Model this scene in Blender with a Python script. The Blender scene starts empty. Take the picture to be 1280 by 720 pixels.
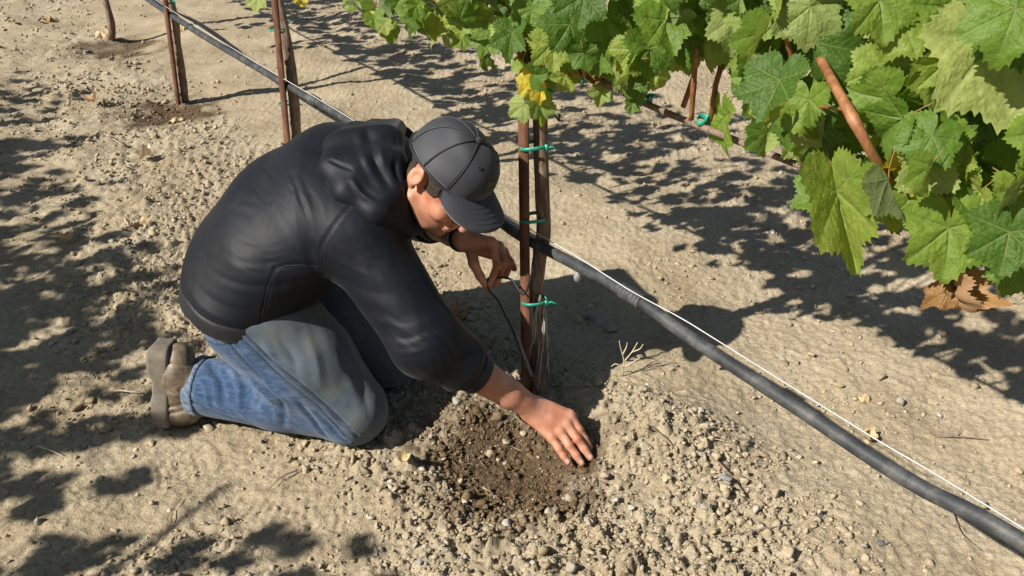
import bpy, bmesh, math, random
import numpy as np
from mathutils import Vector, Matrix, Euler
R = math.radians
random.seed(7)
rng = np.random.default_rng(11)
S = bpy.context.scene
COL = S.collection

# ------------------------------------------------------------------ camera
FPX, PITCH, CAMH = 1070.0, R(30.5), 1.38          # focal length in pixels of a 1280 wide picture
cam_d = bpy.data.cameras.new('camera')
cam_d.sensor_width = 36.0
cam_d.lens = FPX / 1280 * 36.0
cam_d.clip_start = 0.02
cam_d.clip_end = 600
cam = bpy.data.objects.new('camera', cam_d)
COL.objects.link(cam)
cam.location = (0, 0, CAMH)
cam.rotation_euler = (math.pi / 2 - PITCH, 0, 0)
S.camera = cam

# ------------------------------------------------------------------ light
SUN_TRAVEL = Vector((0.855, 0.51, -0.853)).normalized()
sun_elev = math.asin(-SUN_TRAVEL.z)
w = bpy.data.worlds.new('World')
S.world = w
w.use_nodes = True
nt = w.node_tree
sky = nt.nodes.new('ShaderNodeTexSky')
sky.sky_type = 'NISHITA'
sky.sun_disc = False
sky.sun_elevation = sun_elev
sky.sun_rotation = math.atan2(-SUN_TRAVEL.x, -SUN_TRAVEL.y)
bg = nt.nodes['Background']
bg.inputs['Strength'].default_value = 0.05
nt.links.new(sky.outputs[0], bg.inputs['Color'])
sun_d = bpy.data.lights.new('sun', 'SUN')
sun_d.energy = 5.0
sun_d.angle = R(0.55)
sun_d.color = (1.0, 0.955, 0.88)
sun = bpy.data.objects.new('sun', sun_d)
COL.objects.link(sun)
sun.rotation_euler = SUN_TRAVEL.to_track_quat('-Z', 'Y').to_euler()
sun.location = (-3, -2, 6)
S.view_settings.view_transform = 'Standard'
S.view_settings.look = 'None'
S.view_settings.exposure = 0.62
S.view_settings.gamma = 1.0
cy = S.cycles
cy.max_bounces = 5; cy.diffuse_bounces = 3; cy.glossy_bounces = 2; cy.transmission_bounces = 3; cy.transparent_max_bounces = 4
cy.caustics_reflective = False; cy.caustics_refractive = False

# ------------------------------------------------------------------ measuring helpers
CP, SP = math.cos(PITCH), math.sin(PITCH)
CAMP = np.array([0, 0, CAMH])
def ray(x, y):
    a = (x - 640) / FPX; b = (360 - y) / FPX
    d = np.array([a, CP + b * SP, -SP + b * CP])
    return d / np.linalg.norm(d)
def at_z(x, y, z=0.0):
    d = ray(x, y); return CAMP + d * (z - CAMH) / d[2]
def at_y(x, y, Y):
    d = ray(x, y); return CAMP + d * Y / d[1]
def proj(P):
    v = np.asarray(P, float) - CAMP
    zc = v[..., 1] * CP - v[..., 2] * SP
    yc = v[..., 1] * SP + v[..., 2] * CP
    return 640 + FPX * v[..., 0] / zc, 360 - FPX * yc / zc, zc
CR, CU, CT = np.array([1, 0, 0.]), np.array([0, SP, CP]), np.array([0, -CP, SP])
ROW = np.array([-0.578, 0.816, 0.0]); ROW /= np.linalg.norm(ROW)   # the vine row runs this way
RN = np.array([0.816, 0.578, 0.0]); RN /= np.linalg.norm(RN)       # across the row, away from the camera
V1 = np.array([0.059, 1.796, 0.0])
def on_row(s, off=0.0, z=0.0):
    return V1 + ROW * s + RN * off + np.array([0, 0, z])
def at_row(x, y, off=0.0):
    d = ray(x, y)
    t = (off - np.dot(CAMP - V1, RN)) / np.dot(d, RN)
    return CAMP + d * t

# ------------------------------------------------------------------ object helpers
def tag(o, label=None, cat=None, group=None, kind=None):
    if label: o['label'] = label
    if cat: o['category'] = cat
    if group: o['group'] = group
    if kind: o['kind'] = kind
    return o
def link(o, parent=None):
    COL.objects.link(o)
    if parent is not None: o.parent = parent
    return o
def empty(name, loc=(0, 0, 0)):
    o = bpy.data.objects.new(name, None)
    o.empty_display_size = 0.05
    o.location = tuple(loc)
    return link(o)
def mesh_np(name, v, f, mat=None, smooth=True):
    """v (N,3); f (M,3) or (M,4) array of one polygon size, or a list of both"""
    me = bpy.data.meshes.new(name)
    if isinstance(f, np.ndarray):
        fs = [f]
    else:
        fs = [np.asarray(q) for q in f if len(q)]
    v = np.asarray(v, np.float32)
    me.vertices.add(len(v)); me.vertices.foreach_set('co', v.ravel())
    nl = sum(q.size for q in fs); npoly = sum(len(q) for q in fs)
    me.loops.add(nl); me.loops.foreach_set('vertex_index', np.concatenate([q.ravel() for q in fs]).astype(np.int32))
    starts = []; o = 0
    for q in fs:
        k = q.shape[1]; starts.append(o + np.arange(len(q)) * k); o += q.size
    me.polygons.add(npoly)
    me.polygons.foreach_set('loop_start', np.concatenate(starts).astype(np.int32))
    if smooth: me.polygons.foreach_set('use_smooth', np.ones(npoly, bool))
    me.update(calc_edges=True); me.validate()
    if mat: me.materials.append(mat)
    return me
def obj(name, me, parent=None, world_origin=None):
    o = bpy.data.objects.new(name, me)
    if parent is not None:
        link(o, parent)
        o.location = -Vector(parent_world(parent))
    else:
        link(o)
    return o
def parent_world(p):
    v = Vector((0, 0, 0))
    while p is not None:
        v = v + p.location; p = p.parent
    return v
def fattr(me, name, vals):
    a = me.attributes.new(name, 'FLOAT', 'POINT'); a.data.foreach_set('value', np.asarray(vals, np.float32))
def rooted(name, me, root):
    """top level mesh thing whose origin sits at root; vertices given in world space"""
    me.transform(Matrix.Translation(-Vector(tuple(root))))
    o = bpy.data.objects.new(name, me); o.location = tuple(root)
    return link(o)
def tube(pts, rad, n=8, caps=True, jitter=0.0, twist=0.0, sx=1.0):
    """swept tube through pts (K,3) with radii; returns v,f(quads),caps as fans are skipped, ends closed by collapsing"""
    pts = np.asarray(pts, float); K = len(pts)
    rad = np.broadcast_to(np.asarray(rad, float), (K,)).copy()
    if caps:
        d0 = (pts[0] - pts[1]); d0 /= np.linalg.norm(d0) + 1e-9
        d1 = (pts[-1] - pts[-2]); d1 /= np.linalg.norm(d1) + 1e-9
        pts = np.vstack([pts[0] + d0 * 1e-4, pts, pts[-1] + d1 * 1e-4]); rad = np.concatenate([[1e-5], rad, [1e-5]]); K += 2
    T = np.gradient(pts, axis=0); T /= np.linalg.norm(T, axis=1)[:, None] + 1e-12
    up = np.array([0, 0, 1.0]) if abs(T[K // 2][2]) < .8 else np.array([1.0, 0, 0])
    v = []
    N0 = np.cross(T[0], up); N0 /= np.linalg.norm(N0)
    for i in range(K):
        N0 = N0 - T[i] * np.dot(N0, T[i]); N0 /= np.linalg.norm(N0) + 1e-12
        B = np.cross(T[i], N0)
        a = np.arange(n) / n * 2 * np.pi + twist * i
        rr = rad[i] * (1 + jitter * (rng.random(n) - .5))
        v.append(pts[i] + (np.cos(a) * rr)[:, None] * N0 * sx + (np.sin(a) * rr)[:, None] * B)
    v = np.vstack(v)
    i = np.arange(K - 1)[:, None] * n; j = np.arange(n)[None]; j2 = (j + 1) % n
    f = np.stack([i + j, i + j2, i + n + j2, i + n + j], -1).reshape(-1, 4)
    return v, f
def merge(lst):
    vs, fs, o = [], {}, 0
    for v, f in lst:
        vs.append(v); fl = f if isinstance(f, list) else [f]
        for q in fl:
            fs.setdefault(q.shape[1], []).append(q + o)
        o += len(v)
    return np.vstack(vs), [np.vstack(q) for q in fs.values()]
def spline(pts, n):
    """Catmull-Rom through pts"""
    P = np.asarray(pts, float); k = len(P)
    Q = np.vstack([2 * P[0] - P[1], P, 2 * P[-1] - P[-2]])
    t = np.linspace(0, k - 1 - 1e-9, n); i = t.astype(int); u = (t - i)[:, None]
    p0, p1, p2, p3 = Q[i], Q[i + 1], Q[i + 2], Q[i + 3]
    return .5 * ((2 * p1) + (-p0 + p2) * u + (2 * p0 - 5 * p1 + 4 * p2 - p3) * u ** 2 + (-p0 + 3 * p1 - 3 * p2 + p3) * u ** 3)
def box(lo, hi):
    x0, y0, z0 = lo; x1, y1, z1 = hi
    v = np.array([[x0,y0,z0],[x1,y0,z0],[x1,y1,z0],[x0,y1,z0],[x0,y0,z1],[x1,y0,z1],[x1,y1,z1],[x0,y1,z1]], float)
    f = np.array([[0,3,2,1],[4,5,6,7],[0,1,5,4],[1,2,6,5],[2,3,7,6],[3,0,4,7]])
    return v, f

# ------------------------------------------------------------------ noise
_TAB = np.random.default_rng(99).random(1 << 20).astype(np.float32)
def _h(ix, iy, seed):
    return _TAB[((ix + seed * 37) & 1023) * 1024 + ((iy + seed * 91 + (ix >> 10) * 57) & 1023)]
def perlin(x, y, seed=0):
    ix = np.floor(x).astype(np.int64); iy = np.floor(y).astype(np.int64)
    fx = x - ix; fy = y - iy
    u = fx * fx * fx * (fx * (fx * 6 - 15) + 10); v = fy * fy * fy * (fy * (fy * 6 - 15) + 10)
    def g(dx, dy):
        a = _h(ix + dx, iy + dy, seed) * 2 * np.pi
        return np.cos(a) * (fx - dx) + np.sin(a) * (fy - dy)
    a = g(0, 0) * (1 - u) + g(1, 0) * u; b = g(0, 1) * (1 - u) + g(1, 1) * u
    return (a * (1 - v) + b * v) * 1.5
def fbm(x, y, oct=4, seed=0, gain=.5):
    r = 0; a = 1; k = 1
    for i in range(oct):
        r = r + a * perlin(x * k + 17.3 * i, y * k - 9.1 * i, seed + i); a *= gain; k *= 2.03
    return r
def domes(x, y, seed, dens=.6, rmin=.25, rmax=.55):
    """height field of rounded clods of about one cell size, 0..1"""
    ix = np.floor(x).astype(np.int64); iy = np.floor(y).astype(np.int64)
    out = np.zeros_like(x)
    for dx in (-1, 0, 1):
        for dy in (-1, 0, 1):
            cx = ix + dx; cy = iy + dy
            px = cx + _h(cx, cy, seed); py = cy + _h(cx, cy, seed + 1)
            k = _h(cx, cy, seed + 2) < dens
            r = rmin + (rmax - rmin) * _h(cx, cy, seed + 3) ** 2
            a = _h(cx, cy, seed + 4) * 6.283; e = .7 + .6 * _h(cx, cy, seed + 5)
            ux = (x - px) * np.cos(a) + (y - py) * np.sin(a); uy = -(x - px) * np.sin(a) + (y - py) * np.cos(a)
            d = np.maximum(np.abs(ux) * e * .9 + np.abs(uy) * .35, np.sqrt((ux * e) ** 2 + (uy / e) ** 2)) / r
            hgt = np.where(k, r / rmax * np.sqrt(np.clip(1 - d * d, 0, 1)), 0)
            out = np.maximum(out, hgt)
    return out
def sstep(a, b, x):
    t = np.clip((x - a) / (b - a), 0, 1); return t * t * (3 - 2 * t)

# ------------------------------------------------------------------ material helpers
def material(name):
    m = bpy.data.materials.new(name); m.use_nodes = True
    n = m.node_tree.nodes; l = m.node_tree.links
    return m, n, l, n['Principled BSDF']
def node(n, t, **kw):
    q = n.new(t)
    for k, v in kw.items():
        if k.startswith('i_'):
            q.inputs[k[2:].replace('_', ' ')].default_value = v
        else: setattr(q, k, v)
    return q
def ramp(n, stops):
    r = n.new('ShaderNodeValToRGB')
    e = r.color_ramp.elements
    while len(e) < len(stops): e.new(.5)
    for i, (p, c) in enumerate(stops):
        e[i].position = p; e[i].color = (c[0], c[1], c[2], 1) if len(c) == 3 else c
    return r
def noise_mat(name, stops, scale=20, rough=.8, bump=.0, bscale=None, detail=6, coord='Object', spec=.3, dist=0.002, stretch=None):
    m, n, l, b = material(name)
    tc = n.new('ShaderNodeTexCoord'); src = tc.outputs[coord]
    if stretch:
        mp = n.new('ShaderNodeMapping'); mp.inputs['Scale'].default_value = stretch; l.new(src, mp.inputs[0]); src = mp.outputs[0]
    nz = node(n, 'ShaderNodeTexNoise', i_Scale=scale, i_Detail=detail, i_Roughness=.65); l.new(src, nz.inputs['Vector'])
    r = ramp(n, stops); l.new(nz.outputs['Fac'], r.inputs[0]); l.new(r.outputs[0], b.inputs['Base Color'])
    b.inputs['Roughness'].default_value = rough; b.inputs['Specular IOR Level'].default_value = spec
    if bump:
        nb = node(n, 'ShaderNodeTexNoise', i_Scale=bscale or scale * 3, i_Detail=5); l.new(src, nb.inputs['Vector'])
        bp = node(n, 'ShaderNodeBump', i_Strength=bump, i_Distance=dist); l.new(nb.outputs['Fac'], bp.inputs['Height']); l.new(bp.outputs[0], b.inputs['Normal'])
    return m
# ================================================================== GROUND
def seg_d(x, y, p, q):
    px, py = p[0], p[1]; dx, dy = q[0] - px, q[1] - py
    t = np.clip(((x - px) * dx + (y - py) * dy) / (dx * dx + dy * dy), 0, 1)
    return np.hypot(x - px - t * dx, y - py - t * dy)
PIT = at_z(634, 576); MOUND = at_z(832, 545); HANDP = at_z(738, 578)
V3P = at_z(210, 138); V4P = at_z(146, 60)
TRAMPLE = [at_z(200, 590), at_z(400, 640), at_z(300, 600)]
def masks(x, y):
    perp = (x - V1[0]) * RN[0] + (y - V1[1]) * RN[1]
    along = (x - V1[0]) * ROW[0] + (y - V1[1]) * ROW[1]
    nz = fbm(x * 1.7, y * 1.7, 3, 5) * .35
    berm = np.exp(-((perp + .32 + nz * .4) / .42) ** 2)
    near = sstep(-.1, -.5, along) * np.exp(-((perp + .42) / .36) ** 2)
    rough = .26 + .74 * berm + .35 * near
    rough = rough + .25 * sstep(.1, .6, fbm(x * 2.3 + 4, y * 2.3, 3, 8))
    # smooth lane beyond the hose, trampled place before the knees, wheel path on the left
    lane = .22 * sstep(.05, -.3, along)
    rough *= 1 - .72 * sstep(.02, .2, perp - lane + nz * .15) * sstep(1.6, .9, perp)
    rough = rough + .55 * np.exp(-((x - MOUND[0]) / .26) ** 2 - ((y - MOUND[1] + .08) / .24) ** 2) * sstep(.26, .12, perp + nz * .1)
    tr = np.minimum.reduce([np.hypot((x - t[0]) / 1.3, y - t[1]) for t in TRAMPLE])
    rough *= 1 - .85 * sstep(.26, .08, tr + nz * .12)
    left = np.exp(-((perp + 1.32 + nz * .15) / .22) ** 2)
    rough *= 1 - .7 * left
    wet = sstep(1.12, .55, np.hypot((x - PIT[0]) / .270, (y - PIT[1] - .005) / .262) + fbm(x * 9, y * 9, 4, 21) * .38)
    for c, r, k in ((V3P, .26, 1.0), (V4P, .30, .95)):
        wet = np.maximum(wet, k * sstep(1.1, .4, np.hypot((x - c[0]) / r, (y - c[1]) / r) + fbm(x * 7, y * 7, 4, 31) * .55))
    return perp, along, rough, wet, berm, left, tr
def height_macro(x, y):
    perp = (x - V1[0]) * RN[0] + (y - V1[1]) * RN[1]
    near = np.exp(-((x + .25) ** 2 + (y - 1.7) ** 2) / .5 ** 2)
    h = fbm(x * .9, y * .9, 3, 2) * .03 * (1 - .85 * near) * sstep(9, 4, np.hypot(x, y - 2))
    h = h + fbm(x * 4.1, y * 4.1, 2, 3) * .009
    h = h - .050 * np.exp(-(((x - PIT[0] + .005) / .15) ** 2 + ((y - PIT[1]) / .15) ** 2) ** 1.5)
    h = h + .068 * np.exp(-(((x - MOUND[0]) / .15) ** 2 + ((y - MOUND[1]) / .14) ** 2))
    h = h + .030 * np.exp(-((x - MOUND[0] - .22) / .25) ** 2 - ((y - MOUND[1] + .25) / .16) ** 2)
    h = h + .028 * np.exp(-((x + .09) / .09) ** 2 - ((y - 1.68) / .06) ** 2)
    for c in (V3P, V4P):
        h = h - .035 * np.exp(-((x - c[0]) ** 2 + (y - c[1]) ** 2) / .17 ** 2)
    # wheel ruts in the lane on the left and beyond the row
    for off, dep in ((-1.32, .018), (1.25, .015), (-2.9, .015)):
        h = h - dep * np.exp(-((perp - off) / .11) ** 2)
    return h
def height(x, y):
    x = np.asarray(x, float); y = np.asarray(y, float)
    perp, along, rough, wet, berm, left, tr = masks(x, y)
    h = height_macro(x, y)
    wx = x + fbm(x * 22, y * 22, 2, 61) * .012; wy = y + fbm(x * 22 + 9, y * 22, 2, 62) * .012
    q = np.maximum(rough, .16) * (1 - .5 * wet)
    h = h + q * .020 * domes(wx / .062, wy / .062, 101, .22, .22, .50)
    h = h + q * .019 * domes(wx / .028, wy / .028, 111, .6, .22, .55)
    h = h + (.22 + .85 * q) * .0095 * domes(x / .0145, y / .0145, 121, .6, .25, .58)
    h = h + (.35 + .65 * q) * .0062 * fbm(x * 40, y * 40, 4, 71, .7) + .004 * np.abs(fbm(x * 16, y * 16, 3, 75, .6)) * q
    # tread prints of the tyre (rows of small dents) and of boot soles
    blk = np.sin(along / .030 * 2 * np.pi + np.sign(perp + 1.32) * .8) > .1
    h = h - .006 * sstep(.022, .014, np.abs(np.abs(perp + 1.32) - .055)) * blk * sstep(.6, 1.2, along)
    for (qx, qy, ang) in ((185, 592, .5), (330, 640, -.4), (420, 640, .2)):
        c = at_z(qx, qy); ux = (x - c[0]) * math.cos(ang) + (y - c[1]) * math.sin(ang); uy = -(x - c[0]) * math.sin(ang) + (y - c[1]) * math.cos(ang)
        m = sstep(1.15, .9, np.hypot(ux / .135, uy / .05))
        h = h - m * (.004 + .0030 * (fbm(x * 14, y * 14, 2, 90) > -.05) * (np.sin(ux / .021 * 2 * np.pi + np.abs(uy) * 40) > .2))
    return h
def axis_pts(a, b, step0, near0, near1, grow, far):
    """dense coordinates between near0 and near1, spacing growing outside"""
    mid = list(np.arange(near0, near1, step0)); up = []; v, s = near1, step0
    while v < b: up.append(v); s = min(s * grow, .03); v += s
    while v < far: up.append(v); s *= 1.25; v += s
    dn = []; v, s = near0 - step0, step0
    while v > a: dn.append(v); s = min(s * grow, .03); v -= s
    while v > -far: dn.append(v); s *= 1.25; v -= s
    return np.array(dn[::-1] + mid + up)
gx = axis_pts(-4.3, 4.3, .0056, -1.15, 1.25, 1.012, 130)
gy = axis_pts(.85, 7.2, .0052, 1.12, 2.15, 1.0062, 160)
GX, GY = np.meshgrid(gx, gy)
gz = height(GX.ravel(), GY.ravel()).reshape(GX.shape)
nx, ny = len(gx), len(gy)
gv = np.stack([GX, GY, gz], -1).reshape(-1, 3)
ii = (np.arange(ny - 1)[:, None] * nx + np.arange(nx - 1)[None]).ravel()
gf = np.stack([ii, ii + 1, ii + nx + 1, ii + nx], -1)
print('ground verts', len(gv))

def soil_material():
    m, n, l, b = material('dry_vineyard_soil')
    tc = n.new('ShaderNodeTexCoord')
    wet = node(n, 'ShaderNodeAttribute', attribute_name='wet'); rg = node(n, 'ShaderNodeAttribute', attribute_name='rough')
    n1 = node(n, 'ShaderNodeTexNoise', i_Scale=3.2, i_Detail=5, i_Roughness=.62); n2 = node(n, 'ShaderNodeTexNoise', i_Scale=95, i_Detail=4, i_Roughness=.7)
    n3 = node(n, 'ShaderNodeTexNoise', i_Scale=420, i_Detail=1)
    for q in (n1, n2, n3): l.new(tc.outputs['Object'], q.inputs['Vector'])
    r1 = ramp(n, [(.3, (.305, .239, .153)), (.52, (.398, .322, .217)), (.72, (.458, .380, .268))]); l.new(n1.outputs['Fac'], r1.inputs[0])
    r2 = ramp(n, [(.25, (.60, .58, .55)), (.5, (.97, .97, .96)), (.78, (1.22, 1.21, 1.19))]); l.new(n2.outputs['Fac'], r2.inputs[0])
    mx = node(n, 'ShaderNodeMix', data_type='RGBA', blend_type='MULTIPLY'); mx.inputs[0].default_value = 1
    l.new(r1.outputs[0], mx.inputs[6]); l.new(r2.outputs[0], mx.inputs[7])
    # rough ground is greyer, trodden ground warmer
    mg = node(n, 'ShaderNodeMix', data_type='RGBA', blend_type='MULTIPLY'); l.new(rg.outputs['Fac'], mg.inputs[0]); mg.inputs[7].default_value = (.95, .97, .99, 1)
    l.new(mx.outputs[2], mg.inputs[6])
    mw = node(n, 'ShaderNodeMix', data_type='RGBA'); l.new(wet.outputs['Fac'], mw.inputs[0]); l.new(mg.outputs[2], mw.inputs[6])
    rw = ramp(n, [(.35, (.062, .040, .022)), (.6, (.125, .085, .05)), (.75, (.20, .145, .09))]); l.new(n2.outputs['Fac'], rw.inputs[0]); l.new(rw.outputs[0], mw.inputs[7])
    l.new(mw.outputs[2], b.inputs['Base Color'])
    b.inputs['Roughness'].default_value = .95; b.inputs['Specular IOR Level'].default_value = .12
    vo = node(n, 'ShaderNodeTexVoronoi', i_Scale=170)
    wv = node(n, 'ShaderNodeMix', data_type='VECTOR'); wv.inputs[0].default_value = .015; l.new(tc.outputs['Object'], wv.inputs[4]); l.new(n2.outputs['Color'], wv.inputs[5])
    l.new(wv.outputs[1], vo.inputs['Vector'])
    bv = node(n, 'ShaderNodeBump', i_Strength=.6, i_Distance=.0035); bv.invert = True; l.new(vo.outputs['Distance'], bv.inputs['Height'])
    bp = node(n, 'ShaderNodeBump', i_Strength=.75, i_Distance=.004); l.new(n2.outputs['Fac'], bp.inputs['Height']); l.new(bv.outputs[0], bp.inputs['Normal'])
    bp2 = node(n, 'ShaderNodeBump', i_Strength=.6, i_Distance=.0015); l.new(n3.outputs['Fac'], bp2.inputs['Height']); l.new(bp.outputs[0], bp2.inputs['Normal'])
    l.new(bp2.outputs[0], b.inputs['Normal'])
    return m
SOIL = soil_material()
gm = mesh_np('ground', gv, gf, SOIL)
_, _, rough_, wet_, _, _, _ = masks(gv[:, 0], gv[:, 1])
fattr(gm, 'wet', wet_); fattr(gm, 'rough', np.clip(rough_, 0, 1))
ground = obj('ground', gm); tag(ground, 'dry tan vineyard soil, cloddy and trampled, under the man and vines', 'ground', kind='structure')

# ---------------- loose clods and gravel lying on the soil (too many to count)
def ico(sub):
    bm = bmesh.new(); bmesh.ops.create_icosphere(bm, subdivisions=sub, radius=1)
    v = np.array([q.co[:] for q in bm.verts]); f = np.array([[q.index for q in p.verts] for p in bm.faces]); bm.free(); return v, f
def rock_variants(sub, k, amp, seed):
    r = np.random.default_rng(seed); v, f = ico(sub); out = []
    for i in range(k):
        q = v.copy()
        for j in range(13):                       # cut with random planes: flat faces and edges
            d = r.normal(size=3); d /= np.linalg.norm(d); c = r.uniform(.38, .78)
            s = q @ d; q = q - np.outer(np.clip(s - c, 0, None), d)
        q = q * (1 + amp * r.normal(size=(len(q), 1)))
        q = q * np.array([1, r.uniform(.65, 1), r.uniform(.5, .85)])
        out.append(q)
    return out, f
def scatter(n, area, size, seed, dens_fn, sub, smooth=True, mind=None):
    r = np.random.default_rng(seed)
    x = r.uniform(area[0], area[1], n * 4); y = r.uniform(area[2], area[3], n * 4)
    keep = r.random(n * 4) < dens_fn(x, y); x = x[keep][:n]; y = y[keep][:n]; k = len(x)
    sz = size[0] * (size[1] / size[0]) ** (r.random(k) ** 2.2)
    z = height(x, y) + sz * r.uniform(-.15, .35, k)
    V, F = rock_variants(sub, 14, .07, seed + 1)
    which = r.integers(0, len(V), k)
    q = r.normal(size=(k, 4)); q /= np.linalg.norm(q, axis=1)[:, None]
    a, b, c, d = q.T
    M = np.stack([1-2*(c*c+d*d), 2*(b*c-a*d), 2*(b*d+a*c), 2*(b*c+a*d), 1-2*(b*b+d*d), 2*(c*d-a*b), 2*(b*d-a*c), 2*(c*d+a*b), 1-2*(b*b+c*c)], -1).reshape(k, 3, 3)
    VV = np.stack(V)[which]
    P = np.einsum('kij,kvj->kvi', M, VV) * sz[:, None, None]
    P[:, :, 2] *= .8
    P += np.stack([x, y, z], -1)[:, None]
    nv = VV.shape[1]
    faces = (F[None] + (np.arange(k) * nv)[:, None, None]).reshape(-1, 3)
    return P.reshape(-1, 3), faces, np.repeat(r.random(k), nv), x, y, nv
def clod_material():
    m, n, l, b = material('soil_clods')
    at = node(n, 'ShaderNodeAttribute', attribute_name='tone'); wt = node(n, 'ShaderNodeAttribute', attribute_name='wet')
    tc = n.new('ShaderNodeTexCoord'); nz = node(n, 'ShaderNodeTexNoise', i_Scale=160, i_Detail=4); l.new(tc.outputs['Object'], nz.inputs['Vector'])
    r = ramp(n, [(0, (.285, .226, .144)), (.35, (.372, .300, .200)), (.8, (.438, .362, .255)), (.94, (.31, .28, .235)), (1, (.48, .44, .37))]); l.new(at.outputs['Fac'], r.inputs[0])
    rz = ramp(n, [(.3, (.75, .74, .72)), (.7, (1.12, 1.12, 1.1))]); l.new(nz.outputs['Fac'], rz.inputs[0])
    mx = node(n, 'ShaderNodeMix', data_type='RGBA', blend_type='MULTIPLY'); mx.inputs[0].default_value = 1
    l.new(r.outputs[0], mx.inputs[6]); l.new(rz.outputs[0], mx.inputs[7])
    mw = node(n, 'ShaderNodeMix', data_type='RGBA', blend_type='MULTIPLY'); l.new(wt.outputs['Fac'], mw.inputs[0]); l.new(mx.outputs[2], mw.inputs[6]); mw.inputs[7].default_value = (.42, .36, .30, 1)
    l.new(mw.outputs[2], b.inputs['Base Color']); b.inputs['Roughness'].default_value = .95; b.inputs['Specular IOR Level'].default_value = .15
    bp = node(n, 'ShaderNodeBump', i_Strength=.6, i_Distance=.002); l.new(nz.outputs['Fac'], bp.inputs['Height']); l.new(bp.outputs[0], b.inputs['Normal'])
    return m
CLOD = clod_material()
def d_rough(x, y):
    _, along, rough, wet, berm, _, tr = masks(x, y)
    return np.clip(rough * 1.15 - .10, .07, 1) * np.clip(.55 + fbm(x * 5, y * 5, 3, 44) * .9, .05, 1)
def d_gravel(x, y):
    c = at_z(640, 645); c2 = at_z(540, 610)
    g1 = np.exp(-((x - c[0]) / .22) ** 2 - ((y - c[1]) / .07) ** 2); g2 = np.exp(-((x - c2[0]) / .12) ** 2 - ((y - c2[1]) / .07) ** 2)
    g3 = np.exp(-((x - .33) / .3) ** 2 - ((y - 1.36) / .14) ** 2)
    return np.clip(g1 + .8 * g2 + .7 * g3, 0, 1)
sc = [scatter(22000, (-1.25, 1.3, 1.1, 2.5), (.0025, .012), 201, d_rough, 1),
      scatter(2600, (-1.4, 1.3, 1.1, 2.8), (.007, .022), 202, d_rough, 2),
      scatter(14000, (-2.8, 2.7, 2.3, 4.6), (.004, .020), 203, d_rough, 1),
      scatter(6000, (-4.1, 3.6, 4.2, 6.9), (.007, .026), 204, d_rough, 1),
      scatter(1500, (-.5, .75, 1.15, 1.6), (.004, .0145), 205, d_gravel, 2),
      scatter(2200, (-.25, .2, 1.42, 1.72), (.0022, .007), 206, lambda x, y: masks(x, y)[3], 1)]
cv, cf, ct, cw, o_ = [], [], [], [], 0
for P, F, T, x, y, nv in sc:
    cv.append(P); cf.append(F + o_); ct.append(T); o_ += len(P)
    w_ = masks(x, y)[3] * (rng.random(len(x)) < .93); cw.append(np.repeat(w_, nv))
cm = mesh_np('soil_clods', np.vstack(cv), np.vstack(cf), CLOD, smooth=False)
fattr(cm, 'tone', np.concatenate(ct)); fattr(cm, 'wet', np.concatenate(cw))
clods = obj('soil_clods', cm); tag(clods, 'loose clods and gravel strewn over the dry soil', 'clods', kind='stuff')
print('clod tris', len(cm.polygons))
# ================================================================== IMPLICIT SURFACES (for the body, clothes and boots)
def smin(a, b, k):
    h = np.clip(.5 + .5 * (b - a) / k, 0, 1)
    return b + (a - b) * h - k * h * (1 - h)
def smax(a, b, k): return -smin(-a, -b, k)
def cone(P, a, b, ra, rb):
    a = np.asarray(a, np.float32); b = np.asarray(b, np.float32); d = b - a
    w_ = P - a; wd_ = w_ @ d; dd_ = float(d @ d)
    t = np.clip(wd_ * (1 / dd_), 0, 1)
    q = np.einsum('ij,ij->i', w_, w_) - t * (2 * wd_ - t * dd_)
    return np.sqrt(np.maximum(q, 1e-12)) - (ra + (rb - ra) * t)
def chain(P, pts, rad, k=.0):
    r = None
    for i in range(len(pts) - 1):
        c = cone(P, pts[i], pts[i + 1], rad[i], rad[i + 1])
        r = c if r is None else (smin(r, c, k) if k else np.minimum(r, c))
    return r
def ell(P, c, r, M=None):
    q = P - np.asarray(c, np.float32)
    if M is not None: q = q @ M.T
    r = np.asarray(r, np.float32)
    k0 = np.sqrt(((q / r) ** 2).sum(1)); k1 = np.sqrt(((q / (r * r)) ** 2).sum(1)) + 1e-9
    return k0 * (k0 - 1) / k1
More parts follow.
